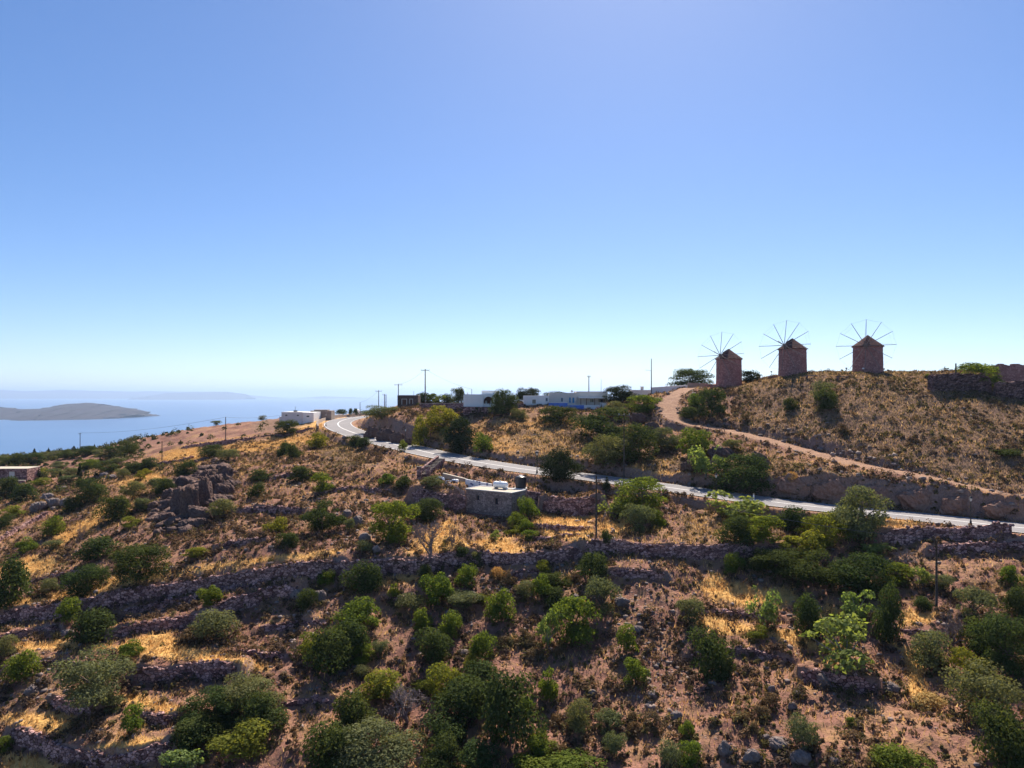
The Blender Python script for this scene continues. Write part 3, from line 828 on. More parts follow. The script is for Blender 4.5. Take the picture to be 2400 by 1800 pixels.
M_P = mat_leaf('needles', (0.020, 0.030, 0.016), (0.050, 0.060, 0.028), 0.22, (1.2, 1.2, 0.7))
M_F = mat_leaf('leaves_fig', (0.115, 0.155, 0.054), (0.257, 0.304, 0.115), 0.5, (1.35, 1.3, 0.5))
M_T = mat_leaf('thorn_cushion', (0.085, 0.058, 0.034), (0.20, 0.135, 0.072), 0.22, (1.2, 1.0, 0.6))
M_S = mat_leaf('straw_tuft', (0.30, 0.19, 0.075), (0.55, 0.37, 0.16), 0.35, (1.2, 1.0, 0.6))

KIND = {}
def proto(k, n, lab, cat, crown, trunk):
    KIND[k] = dict(lab=lab, cat=cat, items=[], name=n)
    for i in range(crown['n']):
        a = {x: y for x, y in crown.items() if x != 'n'}
        if trunk is not None:
            me, L = crown_mesh(n + '_crown', seed=100 + i * 17 + sum(map(ord, k)), **a)
            KIND[k]['items'].append((me, trunk_mesh(n + '_trunk', seed=i, L=L, **trunk)))
        else:
            me, L = crown_mesh(n, seed=100 + i * 17 + sum(map(ord, k)), **a)
            KIND[k]['items'].append((me, None))
proto('G', 'bush', 'green bush', 'bush', dict(n=5, mat=M_G, lobes=17, leaves=3600, size=0.042), dict(mat=M_BARK, r0=0.028))
proto('D', 'dark_bush', 'dark green bush', 'bush', dict(n=5, mat=M_D, lobes=20, leaves=4200, size=0.040, fill=0.5, lobe=0.24), dict(mat=M_BARK, r0=0.03))
proto('O', 'olive_tree', 'grey green tree', 'tree', dict(n=5, mat=M_O, lobes=16, leaves=3800, size=0.036, foot=0.10), dict(mat=M_BARK, r0=0.032))
proto('Y', 'bush', 'yellow green bush', 'bush', dict(n=4, mat=M_Y, lobes=15, leaves=3000, size=0.042), dict(mat=M_BARK, r0=0.025))
proto('P', 'pine_tree', 'dark pine', 'tree', dict(n=4, mat=M_P, lobes=24, leaves=5200, size=0.036, flat=0.8, foot=0.06, lobe=0.23, fill=0.8), dict(mat=M_BARK, r0=0.04, fork=0.42))
proto('F', 'fig_tree', 'open leafy fig tree', 'tree', dict(n=4, mat=M_F, lobes=13, leaves=1150, size=0.058, foot=0.16, lobe=0.19, spread=0.40), dict(mat=M_PALEBARK, r0=0.03, fork=0.2, count=13))
proto('L', 'sapling', 'slender sapling', 'tree', dict(n=3, mat=M_G, lobes=12, leaves=1900, size=0.055, foot=0.13, spread=0.30, lobe=0.26), dict(mat=M_BARK, r0=0.03, fork=0.3))
proto('C', 'cypress', 'cypress', 'tree', dict(n=3, mat=M_P, lobes=34, leaves=2600, size=0.055, shape='cone'), dict(mat=M_BARK, r0=0.05, count=3))
proto('T', 'thorn_bush', 'brown cushion bush', 'bush', dict(n=4, mat=M_T, lobes=12, leaves=1500, size=0.055, spread=0.30, lobe=0.26, fill=0.8), None)
proto('S', 'grass_tuft', 'straw coloured tuft', 'tuft', dict(n=2, mat=M_S, lobes=12, leaves=1300, size=0.055, spread=0.30, lobe=0.26, fill=0.8), None)
for k_, (mat_, lob_, n_, sz_, kw_, r0_) in dict(D=(M_D, 40, 9500, 0.026, dict(fill=0.45, lobe=0.155), 0.03), O=(M_O, 38, 8500, 0.026, dict(foot=0.08, lobe=0.155), 0.032), G=(M_G, 34, 7500, 0.029, dict(lobe=0.155), 0.03),
                                  Y=(M_Y, 34, 7500, 0.029, dict(lobe=0.155), 0.03), P=(M_P, 34, 11000, 0.026, dict(flat=0.85, foot=0.05, lobe=0.20, fill=0.8), 0.04)).items():
    KIND[k_]['big'] = []
    for i in range(3):
        me, L = crown_mesh('large_crown', mat_, 900 + i * 13 + ord(k_), lob_, n_, sz_, **kw_)
        KIND[k_]['big'].append((me, trunk_mesh('large_trunk', M_BARK, i + 40, L, r0_ * 0.8, count=14)))
KIND['B'] = dict(lab='leafless bush', cat='tree', name='bare_tree', items=[(bare_mesh('bare_tree', M_TWIG, s, 6), None) for s in (3, 4, 5)])

OFF = {1: (0, 783.5, 3.0), 2: (737.3, 783.5, 3.0), 3: (1474.7, 645.2, 3.0), 4: (0, 1198.2, 3.0), 5: (737.3, 1198.2, 3.0), 6: (1474.7, 1198.2, 3.0), 7: (0, 921.7, 6.0)}
GROUPS = {'G': 'green bushes on the slope', 'D': 'dark bushes on the slope', 'O': 'grey green trees on the slope', 'Y': 'yellow green bushes on the slope', 'P': 'dark pines', 'F': 'fig trees', 'L': 'slender saplings',
          'C': 'cypresses in the valley', 'T': 'brown cushion bushes', 'S': 'straw tufts', 'B': 'leafless bushes'}
_cnt = {}
USED_AT = []
def plant(sheet, zx, zy, w, h, k, label, y=None):
    if label.startswith('broad leafy bush behind the ruined'):
        y = 140.5
    """A plant whose foot stands at a photo position; w, h its size there."""
    ox, oy, sc = OFF[sheet]
    u, v = ox + zx / sc, oy + zy / sc
    if v < 1700 and y is None:
        p = at(u, v)
    else:
        p = Vector(W(u, v, y)); p.z = max(min(p.z, ground(p.x, p.y) + 0.3), ground(p.x, p.y) - 0.2)
    px = p.y / FOC / sc
    if k in 'DOY' and ((sheet == 5 and zy > 840 and zx < 1250) or (sheet == 6 and zx > 1800) or (sheet == 4 and zx > 1250 and zy > 900)):
        w, h = w * 0.96, h * 0.98      # the bottom thickets close up
    W_, H_ = w * px, h * px
    K = KIND[k]
    i = _cnt.get(k, 0); _cnt[k] = i + 1
    pool = K.get('big') if (W_ > 4.6 and K.get('big')) else K['items']
    me, tr = pool[i % len(pool)]
    rz = (i * 2.4) % 6.28
    USED_AT.append((p.x, p.y, W_ * 0.5))
    if tr is None:
        o = link(K['name'], me, label=label, cat=K['cat'], group=GROUPS[k], loc=(p.x, p.y, p.z - 0.05), rz=rz)
        o.scale = (W_, W_, H_)
        return o
    o = empty(K['name'], (p.x, p.y, p.z - 0.05), label, K['cat'], GROUPS[k], rz)
    o.scale = (W_, W_, H_)
    link('crown', me, o)
    link('trunk', tr, o)
    return o
TREES = {
7: [
 (30,480,130,110,'O','olive green tree at the left edge behind the flat roofed stone house'),
 (190,500,240,150,'D','broad dark bush behind the flat roofed stone house at left'),
 (420,480,240,140,'D','dark rounded bush below the leftmost skyline cypress'),
 (560,400,120,80,'O','small tree on the skyline between two cypresses'),
 (690,420,170,110,'O','brownish tree on the skyline right of the thinnest cypress'),
 (880,410,220,110,'D','wide dark bush on the skyline left of the utility pole by the sea'),
 (1110,370,200,120,'D','dark round bush at the foot of the utility pole by the sea'),
 (1270,370,130,80,'O','low grey green tree right of the utility pole by the sea'),
 (1480,390,240,140,'D','dark bush under the brown headland slope at left'),
 (1670,390,200,200,'D','tallest dark tree standing against the brown headland slope'),
 (1330,430,160,80,'O','low tree in the valley under the brown headland slope'),
 (560,650,130,120,'Y','yellow green bush beside the cypress at the stone house corner'),
 (530,770,200,110,'Y','bright yellow green bush right below the flat roofed stone house'),
 (720,640,160,100,'O','small grey green tree left of the broad valley cypress'),
 (900,640,200,110,'O','grey green tree between the two valley cypresses'),
 (880,720,180,90,'O','low spreading tree below the tall valley cypress'),
 (760,540,180,90,'O','dull olive tree in the middle of the valley wood'),
 (1160,540,240,120,'G','green tree above the rubble in the valley wood'),
 (1380,590,280,150,'D','wide dark bush behind the pale rubble boulders'),
 (1540,520,160,120,'O','grey green tree behind the wide dark valley bush'),
 (1750,600,220,140,'D','dark bush left of the mown yellow field'),
 (1920,560,220,170,'D','large dark bush at the corner of the mown yellow field'),
 (1590,690,150,150,'O','leaning tree casting a long shadow over the yellow slope'),
 (1820,690,110,120,'Y','small yellow green bush on the yellow slope'),
 (1920,620,110,80,'Y','low yellow green bush under the mown field corner'),
 (80,920,240,270,'D','big dark bush at the left edge in front of the stone house'),
 (310,950,230,220,'D','dark bush right of the big one before the stone house'),
 (170,1170,220,150,'Y','yellow green bush left of the grey boulder heap'),
 (50,1320,180,180,'D','dark bush at the left edge above the tumbled wall'),
 (445,350,36,80,'C','skyline cypress standing farthest to the left'),
 (630,362,28,90,'C','thinnest of the cypresses on the skyline'),
 (770,390,46,100,'C','dark stout cypress on the valley skyline'),
 (958,330,45,80,'C','crooked cypress beside the utility pole by the sea'),
 (1225,295,24,70,'C','lone tiny cypress right of the utility pole by the sea'),
 (505,675,46,135,'C','cypress at the corner of the flat roofed stone house'),
 (782,705,46,120,'C','short broad cypress in the valley wood'),
 (1033,695,52,215,'C','tall narrow cypress in the middle of the valley wood'),
 (1170,1000,330,340,'D','broad dark tree leaning over the boulder heap'),
 (930,1090,200,190,'D','dark round bush below the boulder heap'),
 (1470,1200,340,300,'D','long dark bush running down the yellow slope'),
 (1720,930,250,230,'O','grey green tree at the top of the long dark bush'),
 (690,1410,230,250,'G','round green tree above the yellow left slope'),
 (340,1640,200,210,'G','round green bush below the yellow left slope'),
 (690,1590,180,120,'O','low dull shrub between the two round green trees at left'),
 (1060,1460,150,220,'B','thin leafless shrub on the yellow left slope'),
 (1270,1700,380,270,'D','spreading dark olive tree above the long dark wall at left'),
 (1700,1300,200,140,'Y','yellow green bush at the lower left foot of the pinnacles'),
 (1830,1070,160,140,'O','grey green bush left of the rock pinnacles'),
 (2080,830,260,170,'O','olive bush on the slope above left of the pinnacles')],
1: [
 (900,1385,290,205,'D','big spreading tree with dark crown above the middle of the long wall'),
 (70,1570,210,310,'D','tall dark bush cut by the left edge above the long wall'),
 (560,1490,240,180,'D','sprawling dark bush on the lip of the long wall at left'),
 (320,1500,90,100,'O','slim small tree left of the sprawling dark bush'),
 (1440,1008,135,130,'O','lone tree with long shadow just below the rock pinnacles'),
 (1270,1260,130,70,'Y','low yellow green bush below the shadow of the pinnacles'),
 (1790,1100,120,100,'Y','yellow green bush on the slope right of the pinnacles'),
 (1860,1200,120,100,'D','dark bush under the yellow green one right of the pinnacles'),
 (2090,1090,220,190,'D','big dark bush on the rocky slope left of the cottage'),
 (2090,830,110,120,'G','pale green young tree below the bend'),
 (1660,875,90,100,'D','dark upright shrub on the slope right of the pinnacles'),
 (1840,610,90,100,'D','left one of twin dark bushes below the white villa'),
 (1905,622,80,100,'D','right one of twin dark bushes below the white villa'),
 (1370,612,130,80,'D','dark bush at the right end of the mown yellow field'),
 (1860,462,130,90,'D','dark bush in front of the white villa'),
 (1400,396,54,32,'O','tiny tree standing alone on the skyline above the sea'),
 (1700,362,42,34,'O','tiny tree on the skyline left of the white villa'),
 (1200,735,110,110,'D','dark bush on top of the crag left of the pinnacles'),
 (1060,845,110,100,'D','dark green bush halfway up the crag left of the pinnacles'),
 (915,965,70,90,'O','small bush at the lower left of the crag'),
 (1700,760,120,70,'D','dark shrub on the ledge right of the tallest pinnacle'),
 (1950,760,130,90,'D','dark shrub on the old low wall below the bend'),
 (2060,560,110,110,'Y','yellow green bush below the road bend'),
 (1480,640,120,80,'O','scrubby bush above the rock pinnacles')],
4: [
 (440,430,125,150,'L','bright green sapling in front of the long dark wall'),
 (615,575,235,220,'D','round dark bush in front of the middle terrace wall'),
 (1360,318,130,115,'G','round green bush on the thin low wall under the long wall'),
 (1395,550,235,200,'O','small olive tree with bare trunk above the golden grass'),
 (1990,342,105,130,'D','dark round bush on the rubble at the right end of the thin walls'),
 (2110,190,90,90,'G','small green bush on the rubble below the long wall'),
 (150,800,180,180,'G','green bush behind the pale boulders at lower left'),
 (625,945,390,310,'O','windswept grey green tree leaning right at lower left'),
 (850,665,130,110,'G','green bush at the near edge of the golden grass'),
 (40,650,120,130,'O','pale bush at the left edge beside the golden strip'),
 (860,1160,115,185,'L','slim sapling alone on the orange terrace'),
 (740,1010,120,90,'O','low grey green bush left of the slim orange terrace sapling'),
 (1620,985,330,210,'O','grey topped bush crowning the big dark clump'),
 (1390,1090,330,240,'D','dark left shoulder of the big clump at bottom left'),
 (1700,1110,250,210,'D','dark right shoulder of the big clump at bottom left'),
 (1300,1200,300,150,'D','lowest dark bush of the big clump by the orange terrace'),
 (1560,1270,330,190,'Y','bright yellow green tree below the big dark clump'),
 (1210,1385,230,145,'F','pale leafy fig at the bottom edge left of the bright tree'),
 (2020,660,150,150,'Y','bright bush at the left of the large clump in the middle slope'),
 (2150,760,260,280,'D','tall dark bush of the large clump in the middle slope'),
 (1225,580,150,110,'T','brown dome shaped bush above the end of the golden grass'),
 (2160,1390,330,330,'D','huge dark bush at the bottom edge left of centre'),
 (30,1270,70,90,'G','small green bush at the left edge near the bottom'),
 (1930,640,90,100,'B','grey leafless shrub left of the large middle clump'),
 (1210,1040,90,70,'T','brown thorn bush at the right tip of the orange terrace')],
5: [
 (145,240,195,200,'D','round dark tree below the right part of the long wall'),
 (340,272,65,85,'L','tiny sapling right of the round dark tree'),
 (620,310,195,190,'G','round green tree in the upper middle of the slope'),
 (460,352,180,105,'O','low grey green bush under the round green tree'),
 (805,195,115,135,'G','green bush on the golden strip in the upper middle'),
 (790,335,190,95,'O','low spreading olive bush with dead twigs under it'),
 (915,305,85,55,'Y','small yellow cushion bush beside a boulder'),
 (1035,420,165,200,'G','tall green bush casting a wide shadow in the middle'),
 (1190,270,115,105,'O','olive green bush right of the tall middle one'),
 (1295,280,115,155,'G','bright upright bush over pale boulders in the middle'),
 (1400,330,130,115,'D','dark bush right of the bright upright one'),
 (1310,112,90,80,'Y','bright bush on top of the short wall end'),
 (1385,205,150,85,'D','low dark bush below the short wall end'),
 (1640,160,190,170,'D','dark spreading tree beside the pale topped low wall'),
 (1690,392,195,240,'O','grey green rounded tree left of the rubble field'),
 (1510,545,245,255,'G','big green tree with a bare trunk and wide shadow'),
 (525,490,115,145,'G','green bush left of two trees in the middle slope'),
 (610,685,205,215,'D','dark green tree with forked trunk in the middle slope'),
 (705,525,135,165,'G','green bush behind the dark forked tree'),
 (915,668,145,175,'G','lone round green tree with its trunk in a small hollow'),
 (1850,630,105,180,'L','slim grey sapling at the left of the rubble field'),
 (1345,605,120,240,'F','thin half bare tree among brown cushion bushes'),
 (1910,840,130,165,'L','small bright tree with a thin crooked trunk on bare soil'),
 (110,460,240,180,'G','bright top bush of the large clump in the middle slope'),
 (60,630,210,210,'D','dark lower bush of the large clump in the middle slope'),
 (250,645,95,85,'O','small pale bush right of the large middle clump'),
 (130,695,120,115,'G','little green bush below the large middle clump'),
 (140,785,85,70,'O','low bush on the red soil below the large middle clump'),
 (680,930,225,230,'Y','bright topped tree at the head of the bottom thicket'),
 (530,870,130,65,'Y','low yellow green bush at the head of the bottom thicket'),
 (840,735,75,90,'Y','small yellow bush standing behind the bottom thicket'),
 (250,920,270,170,'Y','yellow olive bush at the upper left of the bottom thicket'),
 (430,1090,330,240,'B','grey leafless tangle in the bottom thicket'),
 (900,870,265,160,'D','dark green bush right of the bright topped tree'),
 (1100,1200,320,430,'D','tallest dark tree of the bottom thicket'),
 (790,1040,300,240,'D','dark bush left of the tallest thicket tree'),
 (690,1220,250,190,'D','dark low bush in the hollow of the bottom thicket'),
 (240,1375,460,290,'O','large grey olive tree at the bottom edge'),
 (80,1140,260,260,'D','dark purplish bush above the large olive at the bottom'),
 (1340,950,110,210,'L','upright thin sapling right of the bottom thicket'),
 (1540,1150,155,225,'O','bushy grey tree on the bare soil right of the thicket'),
 (1730,1150,150,135,'O','half dead olive bush near the bottom cushion bushes'),
 (1290,1270,175,120,'G','green bush at the right foot of the bottom thicket'),
 (1250,1390,290,110,'G','wide green bush along the bottom edge in the middle'),
 (1500,1395,310,95,'G','low green bush along the bottom edge right of the wide one'),
 (1770,1310,120,150,'O','grey shrub near the bottom right of the middle'),
 (2140,1390,150,180,'O','grey green bush at the bottom edge beside the stones'),
 (640,1390,230,210,'D','dark bush at the bottom edge under the leafless tangle'),
 (900,1390,240,170,'D','dark bush at the bottom edge below the tallest thicket tree'),
 (1055,590,75,65,'T','brown cushion bush farthest left under the tall middle bush'),
 (1140,583,55,42,'T','smallest brown cushion bush under the tall middle bush'),
 (1180,545,62,66,'T','brown cushion bush touching the shadow of the tall middle bush'),
 (1232,592,85,75,'T','widest brown cushion bush under the tall middle bush'),
 (1250,664,112,64,'T','long low cushion bush beside the thin half bare tree'),
 (1412,655,64,62,'T','round cushion bush left of the big tree shadow'),
 (1382,1095,74,64,'T','dark cushion bush at the right edge of the bottom thicket'),
 (1422,1285,64,64,'T','cushion bush by the green bush at the thicket foot'),
 (1885,1085,64,74,'T','upper of two stacked cushion bushes near the bottom'),
 (1900,1145,72,64,'T','lower of two stacked cushion bushes near the bottom'),
 (2030,1130,115,115,'T','largest domed cushion bush near the bottom'),
 (545,155,70,95,'D','upright dark shrub at the foot of the long wall'),
 (1085,190,80,85,'T','dark cushion bush beside a straw tuft in the upper middle'),
 (1020,145,82,66,'S','straw coloured tuft in the upper middle'),
 (1510,175,70,60,'T','cushion bush on the gravel path below the low wall'),
 (1180,1010,120,90,'G','small green bush behind the tallest thicket tree')],
6: [
 (200,800,235,310,'D','tall dark tree with a straight shadow beside the second golden strip'),
 (60,440,145,155,'O','grey bush at the left of the two golden strips'),
 (530,465,165,240,'F','loose thin fig in the middle of the golden strips'),
 (820,520,175,265,'D','dark oval bush at the end of the upper golden strip'),
 (1130,425,180,200,'F','pale fig behind the large fig on the bank'),
 (1050,735,350,310,'F','large pale limbed fig on the rocky bank'),
 (1325,545,155,345,'D','tall dark tree with bare trunk right of the large fig'),
 (990,465,65,85,'D','small dark bush behind the large fig'),
 (490,535,105,75,'Y','low yellow green bush in the second golden strip'),
 (1600,745,225,265,'O','grey green tree left of the leafless tangle at right'),
 (1750,570,260,230,'B','leafless grey tangle right of the golden strips'),
 (2090,740,360,360,'D','huge dark bush at the right edge'),
 (1900,420,210,200,'O','grey green bush above the leafless tangle at right'),
 (1855,790,200,185,'Y','bright yellow bush in front of the huge dark one at right'),
 (1990,1110,400,390,'O','large olive tree with sunlit top at lower right'),
 (2110,1390,310,400,'D','dark tree at the bottom right corner'),
 (1560,345,105,75,'D','small dark bush at the foot of the right utility pole'),
 (1530,205,125,135,'F','pale leafy fig left of the right utility pole'),
 (1380,180,155,125,'G','green bush at the right end of the shaded thicket'),
 (2130,200,115,130,'G','green bush near the right edge under the roadside wall'),
 (600,110,300,150,'D','dark bush at the left head of the shaded thicket'),
 (330,110,125,130,'G','bright bush left of the shaded thicket'),
 (545,90,130,90,'Y','yellow green bush at the head of the shaded thicket'),
 (850,200,310,210,'D','broad dark bush in the shaded thicket under the tall olive'),
 (1150,225,320,230,'D','dark bush in the shaded thicket right of the tall olive'),
 (1440,80,230,130,'B','purple leafless bush under the roadside wall'),
 (780,1250,165,200,'O','lone bush on the bare slope at lower right'),
 (1400,1390,280,145,'G','wide bush at the bottom edge left of the corner'),
 (1330,1390,135,55,'Y','low bright bush at the bottom edge'),
 (565,985,105,95,'T','dark cushion bush left of a pale boulder at lower right'),
 (500,1070,105,95,'T','roundest cushion bush in the stony lower right slope'),
 (380,1075,82,64,'T','low cushion bush in the stony lower right slope'),
 (472,1140,72,64,'T','cushion bush just above the white stones at the bottom'),
 (1600,990,165,95,'S','straw coloured dome beside the big dark shadow at right'),
 (25,1180,85,110,'G','green bush right of the domed cushion bushes'),
 (45,1370,130,160,'G','green bush on the stones at the bottom'),
 (1100,1115,64,64,'G','tiny green bush on the bare slope at lower right'),
 (1950,600,210,170,'D','dark bush between the leafless tangle and the right edge'),
 (2180,400,150,200,'D','dark bush cut by the right edge'),
 (1690,230,120,100,'O','grey bush right of the right utility pole')],
3: [
 (80,1015,175,175,'G','green bush on the bank left of the dirt track'),
 (150,1155,185,205,'F','fresh green fig behind the road by the second street lamp'),
 (380,1250,310,240,'D','large dark bush behind the road above the second street lamp'),
 (190,765,155,185,'D','dark bush on the hillside below the left windmill'),
 (90,700,100,85,'G','light green bush left of the dark one below the left windmill'),
 (40,770,120,70,'D','low dark bush beside the dirt track bend'),
 (910,640,125,105,'O','green topped bush on the hill below the middle windmill'),
 (930,712,115,130,'D','dark bush on the hill below the right windmill'),
 (695,718,72,80,'D','small pointed bush on the hill below the middle windmill'),
 (405,795,64,48,'T','round dark cushion bush low on the windmill hill'),
 (1040,862,54,54,'T','small cushion bush in the middle of the windmill hill'),
 (1910,555,235,150,'G','broad leafy bush behind the ruined hilltop wall'),
 (1130,1565,330,340,'O','tall olive tree with open crown in front of the road at right'),
 (920,1590,245,200,'Y','yellowish bush left of the tall olive tree'),
 (780,1665,225,160,'Y','lower yellowish bush beside the shaded thicket'),
 (700,1490,165,150,'D','dark round bush in front of the road left of the tall olive'),
 (350,1440,320,190,'F','loose leafy fig hiding the road right of the second street lamp'),
 (340,1580,175,170,'D','dark bush above the long straight wall'),
 (510,1560,205,160,'G','green bush above the long straight wall'),
 (1590,520,22,36,'L','tiny pointed bush on the hilltop right of the windmills'),
 (710,1185,72,64,'S','straw coloured bush on the roadside cutting'),
 (320,985,105,75,'O','pale cushion shrubs beside the dirt track'),
 (1230,1665,190,90,'F','pale fig under the tall olive tree'),
 (60,557,225,122,'D','large dark spreading tree left of the left windmill'),
 (430,548,112,84,'P','ragged pine between the left and middle windmills'),
 (2090,1010,150,40,'D','flat dark scrub patch on the right of the windmill hill')],
2: [
 (265,362,205,85,'O','brown green bush on the hump inside the road bend'),
 (530,255,95,65,'D','dark bush right of the small stone house'),
 (610,262,105,62,'G','green bush between the small stone house and the white house'),
 (690,262,85,62,'D','dark low bush beside the tall one left of the white house'),
 (755,258,82,108,'D','tall dark bush touching the left side of the white arched house'),
 (1055,330,150,155,'D','big round dark tree hiding the right side of the arched house'),
 (1165,245,74,95,'P','dark tree behind the gap between the two white houses'),
 (1235,245,92,100,'P','second dark tree behind the gap between the two white houses'),
 (1380,200,155,80,'P','wide pine behind the blue windowed house'),
 (1540,195,145,68,'P','flat topped pine behind the blue windowed house at its right'),
 (1805,266,165,118,'P','round dark pine right of the blue windowed house'),
 (1960,320,185,110,'G','green bush below the white roadside wall left of the dirt track'),
 (1780,355,155,105,'O','grey green bush in front of the blue windowed house at its right'),
 (1400,390,205,110,'D','dark spreading bush under the blue wall'),
 (1150,368,92,72,'O','small grey green bush below the left wing of the blue windowed house'),
 (1680,495,310,200,'D','huge dark bush in the field below the blue windowed house'),
 (1880,630,290,230,'D','big dark bush below the hugest one in the field'),
 (1715,665,235,195,'O','brownish round bush in front of the two big dark ones'),
 (2110,565,160,145,'O','grey bush between the field and the dirt track'),
 (650,450,190,170,'Y','yellowish tree with hanging foliage beside the road'),
 (510,545,95,205,'Y','slender yellowish tree at the road edge after the bend'),
 (765,582,175,225,'P','dark upright pine beside the road with its shadow on the asphalt'),
 (915,578,105,125,'G','small lollipop green tree in the field edge'),
 (1415,765,225,205,'P','windswept dark pine on the near side of the road'),
 (85,540,90,70,'D','left one of two dark cushions on the road edge at the bend'),
 (145,545,75,62,'D','right one of two dark cushions on the road edge at the bend'),
 (400,575,50,75,'G','small green bush at the foot of a street lamp after the bend'),
 (335,1150,240,255,'G','big green bush left of the leafless tree'),
 (540,1015,205,135,'D','dark bush under the cottage yard wall'),
 (300,785,105,65,'G','green bush on the slope left of the cottage yard'),
 (400,805,95,75,'D','dark bush touching the cottage yard at left'),
 (590,805,115,75,'O','grey bush inside the cottage yard'),
 (580,1245,245,240,'B','leafless tree with spreading twigs on the orange terrace'),
 (720,1190,125,190,'B','leafless reddish shrub right of the spreading leafless tree'),
 (1215,995,115,125,'G','small tree at the right corner of the cottage'),
 (1140,1065,112,95,'G','bright bush in front of the cottage right corner'),
 (1200,1095,85,85,'G','bright lower bush in front of the cottage right corner'),
 (1120,1108,112,55,'Y','low yellow green bush in front of the cottage'),
 (1225,1145,85,65,'G','bush on the small curved terrace right of the cottage'),
 (1000,1155,55,72,'F','spiky pale plant below the cottage front'),
 (1930,960,300,210,'G','big green bush on the near side of the road at centre right'),
 (1760,1005,145,135,'F','fresh leafy bush left of the big roadside bush'),
 (1930,1115,175,195,'O','grey green round bush below the big roadside bush'),
 (2050,1065,95,115,'G','light green bush right of the grey round bush'),
 (1722,835,40,95,'C','small pointed cypress on the near road edge'),
 (740,930,145,150,'B','grey dead bush at the left corner of the cottage'),
 (150,1215,85,65,'O','small bush on the rocks left of the leafless tree'),
 (50,1095,65,85,'O','small bush on the rock slope left of the big green bush'),
 (1720,1170,60,90,'D','dark upright shrub on the straight terrace wall'),
 (880,1290,60,70,'O','grey shrub against the curved wall below the cottage'),
 (780,1250,80,60,'D','dark shrub at the right end of the long dark wall')],
}
for sheet, rows in TREES.items():
    for zx, zy, w, h, k, lab in rows:
        plant(sheet, zx, zy, w, h, k, lab)
# ================================================================ built things
M_MILL = mat_stone('mill_stone', (0.38, 0.185, 0.165), (0.54, 0.29, 0.265), (0.20, 0.10, 0.095), 2.4, 0.9, 0.15)
M_SHINGLE = mat_simple('mill_thatch', (0.105, 0.056, 0.052), 0.95, 0.35, 3, bump=0.5, spec=0.05)
M_WOOD = mat_simple('grey_wood', (0.21, 0.17, 0.155), 0.85, 0.3, 5)
M_DARKWOOD = mat_simple('pole_wood', (0.075, 0.058, 0.048), 0.9, 0.3, 4)
M_IRON = mat_simple('black_iron', (0.018, 0.018, 0.02), 0.5, 0.3, 6, spec=0.5)
M_GLASS = mat_simple('lamp_glass', (0.45, 0.45, 0.43), 0.25, 0.1, 5, spec=0.5)
M_WIRE = mat_simple('cable', (0.10, 0.095, 0.095), 0.6, 0.1, 3)
M_ROPE = mat_simple('rope', (0.14, 0.12, 0.105), 0.9, 0.2, 4)
M_WHITE = mat_simple('whitewash', (0.80, 0.79, 0.77), 0.85, 0.07, 0.9, bump=0.15)
M_CREAM = mat_simple('cream_plaster', (0.66, 0.60, 0.54), 0.88, 0.10, 0.8, bump=0.15)
M_BLUE = mat_simple('blue_paint', (0.09, 0.21, 0.60), 0.7, 0.15, 1.5)
M_SHUT = mat_simple('blue_shutter', (0.04, 0.24, 0.46), 0.6, 0.15, 3)
M_DARK = mat_simple('window_dark', (0.025, 0.03, 0.045), 0.15, 0.2, 2, spec=0.6)
M_ROOF = mat_simple('roof_screed', (0.46, 0.40, 0.32), 0.9, 0.12, 0.7)
M_CONC = mat_simple('concrete', (0.36, 0.33, 0.30), 0.9, 0.2, 1.2, bump=0.2)
M_PLAST = mat_simple('black_plastic', (0.012, 0.012, 0.014), 0.35, 0.2, 3, spec=0.5)
M_TANK = mat_simple('white_tank', (0.80, 0.80, 0.80), 0.4, 0.08, 2, spec=0.5)
M_TAN = mat_simple('tan_render', (0.33, 0.26, 0.21), 0.9, 0.25, 1.0, bump=0.3)
M_BROWNW = mat_simple('brown_joinery', (0.13, 0.055, 0.035), 0.7, 0.2, 4)

